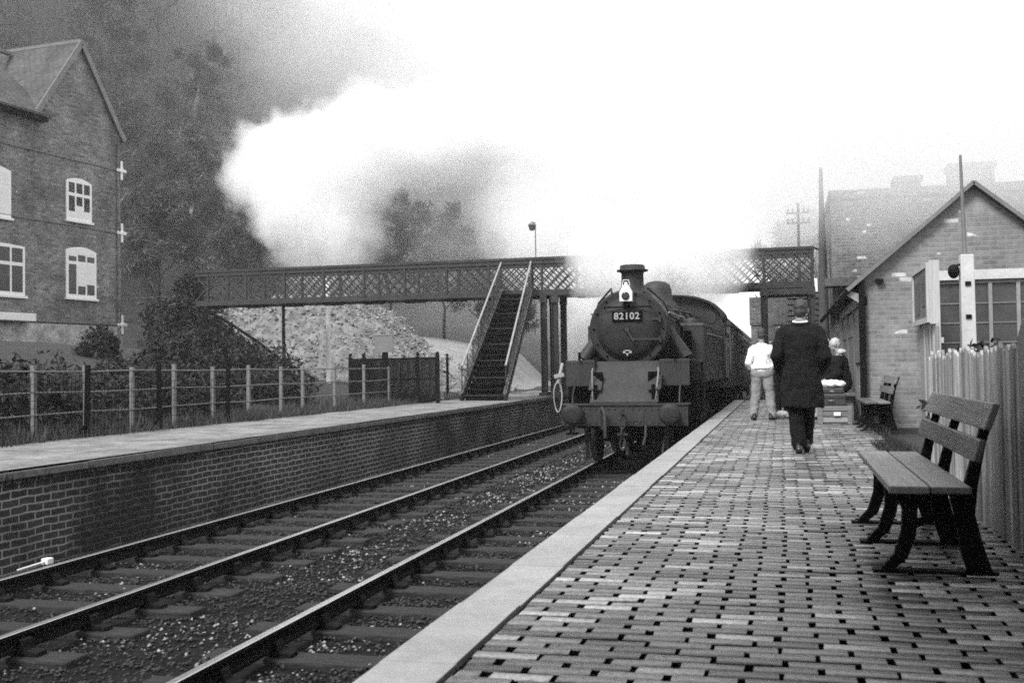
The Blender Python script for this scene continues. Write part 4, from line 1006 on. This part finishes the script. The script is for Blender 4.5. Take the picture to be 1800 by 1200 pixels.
def walking_man():
    """man in the overcoat: walking away along the platform"""
    t = thing('person', 'man seen from behind walking along the platform in a long dark overcoat and dark trousers', 'person', (.20, 12.6, 0), R(2))
    S = 1.0
    hipL, hipR = (-.09, 0, .92), (.09, 0, .92)
    footL, footR = (-.045, .0, .06), (.055, .26, .09)
    kneeL, kneeR = (-.07, .05, .48), (.075, .20, .50)
    hc = (.01, .035, 1.615)
    b = MB(); Rm = head(b, hc, R(-8), R(-6), 1.0)
    b.cap((0, .01, 1.40), (.005, .025, 1.55), .058, .056)
    b.cap((-.09, 0, 1.28), (.09, 0, 1.28), .09, .09); b.cap((0, 0, 1.28), (0, 0, 1.0), .11, .10); b.cap(hipL, hipR, .085, .085)
    for s, k, f_, h in ((-1, kneeL, footL, hipL), (1, kneeR, footR, hipR)):
        b.cap(h, k, .085, .055); b.cap(k, f_, .055, .04); b.cap(f_, (f_[0], f_[1]+.12, .045), .04, .03)
        sh, el, wr = (s*.185, 0, 1.37), (s*.255, -.06, 1.10), (s*.215, .14, .93)
        b.cap(sh, el, .045, .038); b.cap(el, wr, .038, .027); hand(b, wr, (-s*.35, .55, -.6), (s, .2, 0), .9, 1.0)
    remesh(b.build('body', 'skin', t), .0085, 1)
    hair(hc, Rm, 'hair_grey', t)
    tr = MB()
    for k, f_, h in ((kneeL, footL, hipL), (kneeR, footR, hipR)):
        tr.cap(h, k, .105, .088); tr.cap(k, (f_[0], f_[1]-.01, f_[2]+.04), .088, .078)
    remesh(tr.build('trousers', 'trouser_dk', t), .012, 3)
    shoe(footL[:2]+(0,), (0, 1, 0), t); shoe((footR[0], footR[1]-.02, .01), (0, 1, 0), t)
    ct = MB(); n = 28
    # coat as rings (z, rx, ry, cy)
    rings = [(.515, .235, .165, .03), (.60, .235, .165, .025), (.80, .225, .158, .015), (.98, .205, .15, .005), (1.10, .20, .145, 0), (1.24, .215, .15, 0), (1.34, .225, .14, .0), (1.41, .185, .11, .01), (1.455, .10, .085, .02), (1.49, .07, .07, .025)]
    vs = []; 
    for z, rx, ry, cy in rings:
        for j in range(n):
            a = 2*math.pi*j/n; fl = 1+.035*math.sin(a*5+z*3)*max(0, (1.0-z))*1.6
            vs.append((rx*math.cos(a)*fl, cy+ry*math.sin(a)*fl, z))
    fs = [(i*n+j, i*n+(j+1) % n, (i+1)*n+(j+1) % n, (i+1)*n+j) for i in range(len(rings)-1) for j in range(n)]+[tuple(reversed(range(n))), tuple(range((len(rings)-1)*n, len(rings)*n))]
    ct.add(vs, fs, True)
    for s in (-1, 1):
        ct.cap((s*.165, 0, 1.375), (s*.20, 0, 1.34), .085, .08)
        ct.cap((s*.19, 0, 1.35), (s*.27, -.065, 1.10), .082, .072); ct.cap((s*.27, -.065, 1.10), (s*.215, .13, .93), .072, .06)
    remesh(ct.build('overcoat', 'coat', t), .012, 3)
    cl = MB().tube([(.072*math.cos(a), .022+.068*math.sin(a), 1.485+.012*math.sin(a)) for a in [2*math.pi*i/20 for i in range(21)]], .017, 8, False)
    remesh(cl.build('collar', 'shirt', t), .006, 1)
    cb = MB().tube([(.088*math.cos(a), .018+.078*math.sin(a), 1.462+.012*math.sin(a)) for a in [2*math.pi*i/20 for i in range(21)]], .026, 8, False)
    remesh(cb.build('coat_collar', 'coat', t), .008, 1)
walking_man()
def shirt_man():
    t = thing('person', 'man with dark hair standing back to the camera in a white shirt and pale trousers', 'person', (-.37, 20.2, 0), R(-4))
    hc = (.0, .02, 1.555)
    b = MB(); Rm = head(b, hc, R(5), R(-12), .93)
    b.cap((0, 0, 1.34), (0, .01, 1.49), .052, .05); b.cap((-.07, 0, 1.22), (.07, 0, 1.22), .11, .11); b.cap((0, 0, 1.25), (0, 0, .92), .12, .12); b.cap((-.08, 0, .88), (.08, 0, .88), .11, .11)
    L = []
    for s in (-1, 1):
        h, k, f_ = (s*.085, 0, .88), (s*.125, .02, .47), (s*.165, 0, .07)
        L.append((s, h, k, f_)); b.cap(h, k, .075, .05); b.cap(k, f_, .05, .036); b.cap(f_, (f_[0]+s*.03, .12, .045), .038, .03)
        sh, el, wr = (s*.165, 0, 1.30), (s*.245, -.05, 1.04), (s*.20, .10, .90)
        b.cap(sh, el, .05, .038); b.cap(el, wr, .038, .028); hand(b, wr, (-s*.35, .5, -.7), (s, .2, 0), .95, .8)
    remesh(b.build('body', 'skin', t), .0085, 1); hair(hc, Rm, 'hair', t, .95)
    sh_ = MB(); sh_.cap((-.08, 0, 1.24), (.08, 0, 1.24), .125, .125); sh_.cap((0, 0, 1.22), (0, 0, .95), .145, .145); sh_.cap((-.07, 0, .95), (.07, 0, .95), .125, .125); sh_.cap((-.05, 0, 1.34), (.05, 0, 1.34), .07, .07)
    for s in (-1, 1): sh_.cap((s*.15, 0, 1.305), (s*.245, -.05, 1.05), .07, .062); sh_.cap((s*.245, -.05, 1.05), (s*.225, .03, .975), .062, .052)
    remesh(sh_.build('shirt', 'shirt', t), .012, 3)
    tr = MB().cap((-.08, 0, .86), (.08, 0, .86), .13, .13)
    for s, h, k, f_ in L: tr.cap(h, k, .108, .088); tr.cap(k, (f_[0], f_[1], f_[2]+.03), .088, .078)
    remesh(tr.build('trousers', 'trouser_lt', t), .012, 3)
    MB().tube([(.165*math.cos(a), .14*math.sin(a), .945) for a in [2*math.pi*i/24 for i in range(25)]], .02, 6, False).build('belt', 'cloth_lt', t)
    for s, h, k, f_ in L: shoe((f_[0], f_[1], 0), (s*.3, 1, 0), t)
shirt_man()
def hidden_man():
    t = thing('person', 'dark haired person in a light jacket mostly hidden beyond the man in the overcoat', 'person', (-.02, 21.4, 0), R(20))
    hc = (0, .02, 1.55); b = MB(); Rm = head(b, hc, 0, R(-5), .95)
    b.cap((0, 0, 1.32), (0, .01, 1.48), .052, .05); b.cap((0, 0, 1.25), (0, 0, .92), .12, .12)
    for s in (-1, 1):
        b.cap((s*.08, 0, .88), (s*.09, .02, .47), .075, .05); b.cap((s*.09, .02, .47), (s*.10, 0, .07), .05, .036); b.cap((s*.1, 0, .07), (s*.1, .12, .04), .038, .03)
        b.cap((s*.16, 0, 1.28), (s*.2, -.02, 1.03), .048, .036); b.cap((s*.2, -.02, 1.03), (s*.19, .08, .82), .036, .028); hand(b, (s*.19, .08, .82), (0, .2, -1), (s, 0, 0), .95, .5)
    remesh(b.build('body', 'skin', t), .0085, 1); hair(hc, Rm, 'hair', t, .97)
    j = MB().cap((-.07, 0, 1.23), (.07, 0, 1.23), .13, .13).cap((0, 0, 1.22), (0, 0, .88), .15, .16)
    for s in (-1, 1): j.cap((s*.14, 0, 1.29), (s*.2, -.02, 1.03), .07, .06); j.cap((s*.2, -.02, 1.03), (s*.19, .075, .86), .06, .048)
    remesh(j.build('jacket', 'cloth_lt', t), .012, 3)
    tr = MB().cap((-.06, 0, .84), (.06, 0, .84), .13, .13)
    for s in (-1, 1): tr.cap((s*.08, 0, .85), (s*.09, .02, .47), .105, .085); tr.cap((s*.09, .02, .47), (s*.10, 0, .11), .085, .075)
    remesh(tr.build('trousers', 'trouser_dk', t), .012, 3)
    for s in (-1, 1): shoe((s*.1, 0, 0), (s*.1, 1, 0), t)
hidden_man()
def seated(loc, rz, label, cap_, scarf, lean=.05):
    """seated, facing +y locally"""
    t = thing('person', label, 'person', loc, rz)
    hc = (0, .06+lean, 1.33); b = MB(); Rm = head(b, hc, R(15), R(-14), .95)
    b.cap((0, lean*.6, 1.12), (0, .03+lean, 1.25), .05, .05); b.cap((0, 0, .66), (0, lean*.7, 1.05), .12, .12); b.cap((-.08, 0, .60), (.08, 0, .60), .11, .11)
    for s in (-1, 1):
        k, f_ = (s*.12, .42, .55), (s*.12, .42, .08)
        b.cap((s*.09, .02, .58), k, .08, .055); b.cap(k, f_, .055, .038); b.cap(f_, (s*.13, .54, .04), .038, .03)
        b.cap((s*.17, lean*.7, 1.06), (s*.22, .02, .82), .048, .038); b.cap((s*.22, .02, .82), (s*.10, .24, .70), .038, .028); hand(b, (s*.10, .24, .70), (-s*.5, .8, -.3), (0, 0, 1), .9, .9)
    remesh(b.build('body', 'skin', t), .0085, 1)
    c = MB().cap((0, 0, .64), (0, lean*.7, 1.02), .185, .15).cap((-.09, lean*.7, 1.03), (.09, lean*.7, 1.03), .11, .11).cap((-.1, .02, .60), (.1, .02, .60), .15, .15)
    for s in (-1, 1):
        c.cap((s*.15, lean*.7, 1.07), (s*.23, .02, .82), .078, .068); c.cap((s*.23, .02, .82), (s*.12, .20, .71), .068, .055)
        c.cap((s*.09, .03, .58), (s*.12, .40, .56), .125, .115); c.cap((s*.12, .42, .55), (s*.12, .44, .34), .11, .11)
    remesh(c.build('coat', 'coat', t), .013, 3)
    for s in (-1, 1): shoe((s*.12, .43, 0), (s*.1, 1, 0), t)
    if cap_:
        h = MB().ell(tuple(Vector(hc)+Rm @ Vector((0, 0, .075))), .10, .115, .05, 16, 8, Rm).ell(tuple(Vector(hc)+Rm @ Vector((0, .09, .05))), .07, .06, .014, 12, 6, Rm)
        remesh(h.build('cap', 'cloth_lt', t), .008, 1)
        hair(tuple(Vector(hc)+Vector((0, -.012, -.01))), Rm, 'hair', t, .90)
    if scarf:
        h = MB().ell(tuple(Vector(hc)+Rm @ Vector((0, -.012, .022))), .082, .10, .10, 16, 10, Rm).ell((0, .0, 1.20), .09, .085, .05)
        remesh(h.build('headscarf', 'cloth_lt', t), .009, 2)
    return t
seated((1.02, 20.1, .02), R(80), 'seated person in a dark coat with a white headscarf beside the hut doors', False, True)
seated((.92, 20.95, .02), R(120), 'seated person in a dark coat and pale flat cap next to the hut doors', True, False, .12)
t = thing('wooden_form', 'plain low wooden form carrying the two seated people', 'bench', (1.05, 20.5, 0))
MB().box(-.17, .17, -.85, .85, .44, .49).build('seat', 'doorwood', t, bevel=.006)
for y in (-.7, .7):
    MB().box(-.14, .14, y-.03, y+.03, 0, .44).build('leg', 'doorwood', t)
# luggage
t = thing('wooden_crate', 'slatted wooden crate on the platform under the dark suitcases', 'crate', (.83, 18.98, 0))
for z in (.03, .125, .22):
    q = MB().box(-.27, .27, -.20, -.185, z, z+.082).box(-.27, .27, .185, .20, z, z+.082).box(-.27, -.255, -.185, .185, z, z+.082).box(.255, .27, -.185, .185, z, z+.082); q.build('slat', 'crate', t, bevel=.003)
MB().box(-.27, -.20, -.215, -.2, .0, .31).box(.20, .27, -.215, -.2, 0, .31).box(-.26, .26, -.18, .18, .27, .30).box(-.25, .25, -.18, .18, .0, .02).build('batten', 'crate', t)
t = MB().box(-.05, .06, -.012, .0, -.03, .03).build('luggage_label', 'white'); t.location = (.86, 18.755, .17); tag(t, 'small white paper label stuck on the front of the slatted crate', 'label')
t = thing('suitcase', 'dark leather suitcase lying on top of the slatted crate', 'suitcase', (.80, 19.0, .302))
MB().box(-.26, .22, -.17, .17, 0, .20).build('shell', 'case', t, bevel=.02)
MB().box(-.262, .222, -.172, .172, .12, .13).build('seam', 'loco_dk', t)
MB().tube([(-.07, -.175, .08), (-.06, -.21, .09), (.02, -.21, .09), (.03, -.175, .08)], .009, 6).build('handle', 'dullsteel', t)
t = thing('suitcase', 'smaller dark case stacked on the leather suitcase', 'suitcase', (.79, 19.02, .503))
MB().box(-.22, .20, -.15, .15, 0, .10).build('shell', 'case', t, bevel=.02)
MB().box(-.03, .03, -.156, -.15, .03, .06).build('clasp', 'dullsteel', t)
q = MB().ell((0, 0, .06), .25, .18, .065).ell((-.12, .02, .065), .12, .14, .06).ell((.12, -.01, .06), .12, .15, .055)
t = remesh(q.build('white_bundle', 'shirt'), .012, 2); t.location = (.79, 19.0, .603); tag(t, 'soft white cloth bundle lying on top of the stacked cases', 'bundle')
q = MB().ell((0, 0, .07), .12, .10, .07).ell((.06, .02, .05), .10, .09, .05)
t = remesh(q.build('white_bag', 'shirt'), .01, 2); t.location = (-.03, 20.9, 0); tag(t, 'small white bag on the paving behind the man in the overcoat', 'bag')

# ------------------------------------------------------------------ vegetation
def leafcloud(C, Rr, n, size, rng, elong=1., clump=14, squash=1.):
    """C (k,3) clump centres, Rr (k,) radii: leaf quads scattered through them -> verts, faces, tone"""
    k = len(C); idx = rng.integers(0, k, n); d = rng.normal(0, 1, (n, 3)); d /= np.linalg.norm(d, axis=1)[:, None]
    rad = Rr[idx]*rng.random(n)**.42; P = C[idx]+d*rad[:, None]*np.array([1, 1, squash])
    a = rng.normal(0, 1, (n, 3)); a /= np.linalg.norm(a, axis=1)[:, None]
    b = np.cross(a, rng.normal(0, 1, (n, 3))); b /= np.linalg.norm(b, axis=1)[:, None]
    s = size*rng.uniform(.5, 1.4, n)[:, None]; a = a*s*elong; b = b*s/max(1, elong**.5)
    V = np.stack([P-a, P-b*.6, P+a, P+b*.6], 1).reshape(-1, 3); F = np.arange(n*4).reshape(n, 4)
    ct = rng.uniform(.1, .8, k)
    tone = np.clip(ct[idx]+rng.normal(0, .16, n), 0, 1)
    return V, F, tone
def tubes_np(segs, n=5):
    V = []; F = []
    for a, b, ra, rb in segs:
        a = np.array(a, float); b = np.array(b, float); d = b-a; d /= np.linalg.norm(d)+1e-9; t = np.array([0, 0, 1.]) if abs(d[2]) < .9 else np.array([1., 0, 0])
        x = np.cross(d, t); x /= np.linalg.norm(x); y = np.cross(d, x); o = len(V)
        for p, r_ in ((a, ra), (b, rb)):
            for j in range(n): an = 2*math.pi*j/n; V.append(p+(x*math.cos(an)+y*math.sin(an))*r_)
        for j in range(n): F.append((o+j, o+(j+1) % n, o+n+(j+1) % n, o+n+j))
    return V, F
def branches(base, h, spread, rng, levels=3, r0=.14, first=.35, nb=(5, 4, 3)):
    """trunk plus limbs; returns segments and tip points"""
    segs = []; tips = []
    top = np.array([base[0]+rng.normal(0, .04*h), base[1]+rng.normal(0, .04*h), base[2]+h*.8]); base = np.array(base, float)
    K = 5; prev = base; path = [base]
    for i in range(1, K+1):
        p = base+(top-base)*i/K+rng.normal(0, .012*h, 3)*np.array([1, 1, 0]); segs.append((prev, p, r0*(1-.8*(i-1)/K), r0*(1-.8*i/K))); prev = p; path.append(p)
    def grow(p, d, L, rr, lev):
        q = p+d*L; m_ = p+d*L*.5+rng.normal(0, .05*L, 3); segs.append((p, m_, rr, rr*.75)); segs.append((m_, q, rr*.75, rr*.5)); 
        if lev == 0: tips.append(q); tips.append(m_); return
        for _ in range(nb[min(2, levels-lev)]):
            dd = d+rng.normal(0, .55, 3); dd[2] += .2; dd /= np.linalg.norm(dd); grow(p+d*L*rng.uniform(.4, 1), dd, L*rng.uniform(.5, .75), rr*.5, lev-1)
    for i in range(9):
        t = first+(1-first)*(i+.5)/9; j = min(K-1, int(t*K)); p = path[j]+(path[j+1]-path[j])*(t*K-j)
        an = i*2.4+rng.uniform(-.4, .4); d = np.array([math.cos(an), math.sin(an), .75+.5*t]); d /= np.linalg.norm(d)
        grow(p, d, spread*(1.05-.5*t)*rng.uniform(.8, 1.1), r0*.4*(1-.5*t), levels-1)
    tips.append(top)
    return segs, np.array(tips)
def tree(name, label, x, y, h, spread, seed, dens=3000, leaf=.12, m_='twig', bark='bark', r0=.16, group=None, z=None, cr=.16, cat='tree', elong=3.0):
    rng = np.random.default_rng(seed); z = float(gz(x, y))-.2 if z is None else z
    t = thing(name, label, cat, (x, y, z), 0, group)
    segs, tips = branches((0, 0, 0), h, spread, rng, 3, r0)
    V, F = tubes_np(segs); fast_mesh('trunk', V, F, bark, None, t, True)
    V, F, T = leafcloud(tips, np.full(len(tips), spread*cr)*rng.uniform(.6, 1.5, len(tips)), dens, leaf, rng, elong)
    fast_mesh('crown', V, F, m_, T, t); return t
def bush(name, label, x, y, rx, ry, rz, n, seed, z=None, leaf=.06, m_='leaf', group=None, cat='bush', k=60, fill=.9):
    rng = np.random.default_rng(seed); z = float(gz(x, y))-.1 if z is None else z
    t = thing(name, label, cat, (x, y, z), 0, group)
    d = rng.normal(0, 1, (k, 3)); d /= np.linalg.norm(d, axis=1)[:, None]; d[:, 2] = np.abs(d[:, 2])
    C = d*np.array([rx, ry, rz])*(rng.random(k)**.35*fill)[:, None]*rng.uniform(.75, 1.05, (k, 1))
    V, F, T = leafcloud(C, rng.uniform(.14, .30, k)*(rx+ry+rz)/3*1.2, n, leaf, rng, 1.4)
    fast_mesh('foliage', V, F, m_, T, t)
    segs = [((0, 0, -.1), tuple(C[i]*.85), .035*rz, .01) for i in range(0, k, 4)]
    V, F = tubes_np(segs); fast_mesh('stem', V, F, 'bark', None, t); return t
# wooded hillside: one mass of trees
def wood():
    rng = np.random.default_rng(5); segs = []; Cs = []; Rs = []; cnt = 0
    for _ in range(4200):
        y = rng.uniform(35, 330)**1.0; x = -38-rng.random()*115+min(0, 0)
        if x < -60 and rng.random() < .3: pass
        z = float(gz(x, y))
        if z < 6: continue
        if y < 60 and x > -42: continue
        # keep trees that face the viewer
        if rng.random() < .25+.0*y: continue
        h = rng.uniform(7, 12); b = np.array([x, y, z-.3]); far = y > 130
        top = b+np.array([rng.normal(0, .4), rng.normal(0, .4), h]); segs.append((b, top, .16, .05))
        for i in range(0 if far else 3):
            an = rng.uniform(0, 6.28); p = b+(top-b)*rng.uniform(.35, .8); segs.append((p, p+np.array([math.cos(an)*2, math.sin(an)*2, 1.6]), .06, .02))
        nc = 7
        for i in range(nc):
            an = rng.uniform(0, 6.28); rr = rng.uniform(.2, 2.6); hh = h*rng.uniform(.35, 1.0)
            Cs.append(b+np.array([math.cos(an)*rr, math.sin(an)*rr, hh])); Rs.append(rng.uniform(.8, 1.7))
        cnt += 1
    Cs = np.array(Cs); Rs = np.array(Rs)
    V, F, T = leafcloud(Cs, Rs, 620000, .13, rng, 3.6)
    # clump tone varies over the hillside
    o1 = fast_mesh('hillside_wood', V, F, 'twig', T); tag(o1, 'dense bare woodland covering the steep hillside behind the house', 'woodland', kind='stuff')
    V2, F2 = tubes_np(segs, 4); o2 = fast_mesh('wood_trunks', V2, F2, 'bark', None, o1)
    return cnt
NW = wood()
k = 0
for x, y, h, sp, pale in ((-40, 58, 15, 3.0, 1), (-36.5, 62, 13, 3.0, 0), (-42, 70, 18, 3.2, 1), (-38, 76, 15, 3.4, 0), (-33, 66, 12, 3.2, 0), (-34.5, 54, 10, 2.8, 0), (-46, 66, 17, 3.2, 0)):
    lab = ['dark tree low on the wooded bank behind the footbridge', 'tall slender tree with pale trunk on the hillside beside the house gable'][pale]
    tree('bank_tree', lab, x, y, h, sp, 100+k, 11000, .075, 'twig', 'palebark' if pale else 'bark', .17, 'trees at the foot of the hillside'); k += 1
for x, y, h, sp in ((-25.5, 62, 9.5, 2.8), (-22.6, 61, 10.3, 2.9), (-20, 63, 9.5, 2.8), (-17.4, 62, 7.6, 2.4), (-15.4, 61, 5.8, 2.2), (-28.2, 64, 7.5, 2.4), (-31.5, 60, 7.5, 2.4)):
    tree('steam_veiled_tree', 'bare tree standing half veiled in steam above the footbridge rail', x, y, h, sp, 130+k, 8000, .075, 'twig', 'bark', .13, 'trees veiled in steam above the footbridge'); k += 1
tree('hazy_tree', 'pale hazy tree behind the right end of the footbridge', .2, 54, 9.6, 2.0, 171, 5000, .13, 'twig', 'bark', .14, z=-.5)
tree('bare_tree', 'small bare tree seen through the steam just left of the engine chimney', -8.2, 52, 7.0, 1.7, 172, 1100, .08, 'twig', 'bark', .10, z=-.9)
tree('bare_tree', 'small bare tree rising behind the engine cab in the steam', -5.0, 50, 6.4, 1.4, 173, 700, .07, 'twig', 'bark', .10, z=-.9)
for a in (('ivy_bush', 'large dark ivy covered bush against the end of the footbridge', -22.5, 37.6, 1.75, 1.9, 4.3, 20000, 41, 1.0, .07),
          ('ivy_bush', 'low dark bush sloping down under the footbridge end', -20.2, 35.6, 1.5, 1.5, 2.5, 9000, 42, .3, .065),
          ('round_bush', 'round clipped bush in front of the whitewashed house base', -18.3, 26, .95, .9, 1.25, 7000, 43, 1.1, .05),
          ('clipped_hedge', 'block of clipped hedge beside the round bush', -16.4, 26.6, 1.35, .8, 1.1, 9000, 44, .95, .05),
          ('dark_hedge', 'long dark hedge along the top of the bank behind the rail fence', -15.2, 23.5, 3.2, 1.5, 1.2, 18000, 45, .1, .06),
          ('dark_hedge', 'dark hedge at the left edge in front of the house', -14.6, 18.8, 2.4, 2.8, 1.15, 18000, 46, .0, .06),
          ('dark_bush', 'shadowy bush at the lower end of the slanting handrail', -15.9, 30.5, 2.0, 1.6, 1.9, 10000, 47, .1, .06),
          ('dark_hedge', 'low dark undergrowth close behind the wire mesh fence', -12.6, 14.8, 1.5, 3.6, 1.1, 16000, 48, -.05, .055),
          ):
    bush(*a[:8], a[8], a[9], a[10])
for q, (x, y, rx, ry, rz) in enumerate(((-12.6, 20.5, 1.5, 2.4, .8), (-13.4, 25.5, 1.8, 2.4, .7), (-12.0, 10.0, 1.3, 3.0, 1.0), (-17.5, 30.5, 2.2, 2.0, 1.2))):
    bush('undergrowth', ['low bramble bush behind the middle of the rail fence', 'spreading bramble bush near the railing enclosure', 'bramble bush at the left end of the wire mesh fence', 'bramble bush above the slanting handrail'][q], x, y, rx, ry, rz, 11000, 300+q, None, .05)
bush('fence_bush', 'pale straggling shrub growing over the top of the board fence', 2.0, 12.2, .42, .7, 1.45, 3200, 51, -.05, .045, 'leafmid')
def grass(name, label, pts, n, h, seed, m_='leafmid', wd=.006):
    rng = np.random.default_rng(seed); V = []; F = []; T = []
    for q in range(n):
        x0, x1, y0, y1, z = pts[rng.integers(0, len(pts))]
        x, y = rng.uniform(x0, x1), rng.uniform(y0, y1); hh = h*rng.uniform(.4, 1.3)*(.5+vnoise(x*2, y*.9, 31)); an = rng.uniform(0, 6.28); dx, dy = math.cos(an)*wd, math.sin(an)*wd; lx, ly = rng.normal(0, hh*.35, 2)
        b = len(V); V += [(x-dx, y-dy, z-.03), (x+dx, y+dy, z-.03), (x+lx, y+ly, z+hh)]; F.append((b, b+1, b+2)); T.append(rng.random())
    o = fast_mesh(name, V, F, m_, T); tag(o, label, 'grass', kind='stuff'); return o
grass('grass', 'rough grass growing along the back edge of the far platform', [(-10.9, -10.0, 8, 34, .02), (-10.9, -9.9, 19, 30, .02), (-14, -10.6, 8, 34, .1)], 26000, .20, 61, 'leafmid', .010)
grass('weeds', 'small weeds sprouting from the top courses of the far platform wall', [(-7.55, -7.48, 8, 34, .0), (-7.56, -7.5, 9, 13, -.05)], 900, .07, 63, 'leafmid', .006)
grass('weeds', 'tuft of weeds on the paving at the foot of the hut wall', [(1.05, 1.35, 12.6, 14.2, 0), (1.15, 1.5, 9, 18, 0)], 1400, .08, 62, 'leaf', .005)

# ------------------------------------------------------------------ steam, smoke and haze (real volumes)
def steam(name, label, blobs, density, warp=1.2, nscale=.35, edge=.25, aniso=.0, color=1., detail=3, step=1.0):
    """one closed box whose density is the union of soft ellipsoids, billowed by noise. blobs: (x,y,z,rx,ry,rz)"""
    lo = [min(b[i]-b[i+3]*1.25-warp*.4 for b in blobs) for i in range(3)]; hi = [max(b[i]+b[i+3]*1.25+warp*.4 for b in blobs) for i in range(3)]
    o = MB().box(lo[0], hi[0], lo[1], hi[1], lo[2], hi[2])
    b = NB(name+'_volume'); t = b.t; t.nodes.remove(b.p)
    om = [n for n in t.nodes if n.type == 'OUTPUT_MATERIAL'][0]
    pv = b.n('ShaderNodeVolumePrincipled'); pv.inputs['Color'].default_value = gray(color); pv.inputs['Anisotropy'].default_value = aniso
    nz = b.n('ShaderNodeTexNoise'); nz.inputs['Scale'].default_value = nscale; nz.inputs['Detail'].default_value = detail; nz.inputs['Roughness'].default_value = .6
    b.l(b.tc.outputs['Object'], nz.inputs['Vector'])
    v1 = b.n('ShaderNodeVectorMath', operation='SUBTRACT'); b.l(nz.outputs['Color'], v1.inputs[0]); v1.inputs[1].default_value = (.5, .5, .5)
    v2 = b.n('ShaderNodeVectorMath', operation='SCALE'); b.l(v1.outputs[0], v2.inputs[0]); v2.inputs['Scale'].default_value = warp*2
    v3 = b.n('ShaderNodeVectorMath', operation='ADD'); b.l(b.tc.outputs['Object'], v3.inputs[0]); b.l(v2.outputs[0], v3.inputs[1])
    acc = None
    for q in blobs:
        s1 = b.n('ShaderNodeVectorMath', operation='SUBTRACT'); b.l(v3.outputs[0], s1.inputs[0]); s1.inputs[1].default_value = q[:3]
        s2 = b.n('ShaderNodeVectorMath', operation='DIVIDE'); b.l(s1.outputs[0], s2.inputs[0]); s2.inputs[1].default_value = q[3:6]
        s3 = b.n('ShaderNodeVectorMath', operation='LENGTH'); b.l(s2.outputs[0], s3.inputs[0])
        dd = b.math('SUBTRACT', 1., s3.outputs['Value'])
        acc = dd if acc is None else b.math('MAXIMUM', acc, dd)
    k = b.math('DIVIDE', acc, edge, True)
    b.l(b.math('MULTIPLY', k, density), pv.inputs['Density']); b.l(pv.outputs[0], om.inputs['Volume'])
    b.m.cycles.volume_step_rate = step
    ob = o.build(name, b.m); tag(ob, label, 'steam', kind='stuff'); return ob
exec_steam = True
if exec_steam:
    steam('steam_cloud', 'great white bank of steam billowing over the footbridge in front of the hill',
          [(-26.4, 54, 11.8, 2.9, 5, 2.9), (-23.4, 54, 12.1, 3.5, 6, 3.1), (-18.6, 52, 12.8, 4.6, 6, 2.4), (-14.2, 51, 12.6, 4.4, 6, 2.3), (-24.2, 52, 9.2, 2.6, 4.5, 2.5)], 1.0, 2.5, .55, .5, detail=6, step=.35)
    steam('steam_wisp', 'ragged wisp of steam trailing down from the white bank to the footbridge rail',
          [(-21.2, 50, 7.8, 2.3, 3, 3.2), (-23.5, 51, 6.6, 2.0, 3, 1.6)], .5, 2.2, .7, 1.0, detail=6, step=.5)
    steam('steam_drift', 'soft white steam spreading to the right above the footbridge until it melts into the sky',
          [(-9.5, 49, 12.5, 6, 5, 4.2), (-6.5, 47, 9.5, 5, 5, 4.6), (-8.9, 46, 7.0, 4.7, 3.5, 3.8)], .5, 2.0, .3, .8)
    steam('engine_exhaust', 'drifting steam hiding the middle of the footbridge beyond the engine',
          [(-4.3, 34.2, 4.4, 2.7, 1.6, 2.1), (-2.6, 33.8, 4.7, 2.2, 1.6, 2.1), (-6.6, 39.5, 2.0, 1.6, 2.4, 2.4)], 3.0, 1.3, .7, 1.0)
    steam('chimney_smoke', 'thin grey smoke rising from the engine chimney', [(-2.8, 20.8, 3.3, .22, .22, .5), (-2.75, 20.9, 3.9, .34, .34, .6)], .9, .35, 2.2, .8, color=.75)
    steam('steam_veil', 'thin veil of steam drifting across the upper hillside',
          [(-24, 68, 20, 14, 8, 10), (-36, 84, 34, 15, 12, 10), (-18, 57.5, 8.5, 9, 2.6, 5.5)], .085, 5, .12, .8, detail=3, aniso=.4)
    steam('steam_veil', 'bright veil of steam whiting out the crest of the wooded hill', [(-31, 84, 36, 11, 8, 10), (-24, 82, 24, 10, 8, 10)], .17, 6, .10, .9, detail=3)
    steam('roof_mist', 'pale mist drifting above the brick hut and warehouse',
          [(5, 28, 6.6, 7, 4.5, 3.3), (1.5, 40, 7, 5, 6, 3.4)], .5, 1.2, .35, .9, detail=2, aniso=.5)
def plain_mist(name, label, c, rx, ry, rz, dens):
    b = NB(name+'_volume'); b.t.nodes.remove(b.p); om = [n for n in b.t.nodes if n.type == 'OUTPUT_MATERIAL'][0]
    pv = b.n('ShaderNodeVolumePrincipled'); pv.inputs['Color'].default_value = gray(1); pv.inputs['Density'].default_value = dens
    b.l(pv.outputs[0], om.inputs['Volume']); o = MB().ell(c, rx, ry, rz, 24, 16).build(name, b.m); tag(o, label, 'mist', kind='stuff')
plain_mist('hill_mist', 'even grey mist lying over the near wooded hillside', (-52, 78, 22), 44, 40, 48, .0018)
plain_mist('hill_mist', 'even grey mist lying over the far wooded hillside', (-62, 140, 28), 60, 62, 52, .0035)
b = NB('haze_air'); b.t.nodes.remove(b.p); om = [n for n in b.t.nodes if n.type == 'OUTPUT_MATERIAL'][0]
pv = b.n('ShaderNodeVolumePrincipled'); pv.inputs['Color'].default_value = gray(1); pv.inputs['Density'].default_value = .0007; pv.inputs['Anisotropy'].default_value = .2
b.l(pv.outputs[0], om.inputs['Volume'])
o = MB().box(-332, 332, -62, 332, -2.1, 88).build('haze', b.m); tag(o, kind='stuff')
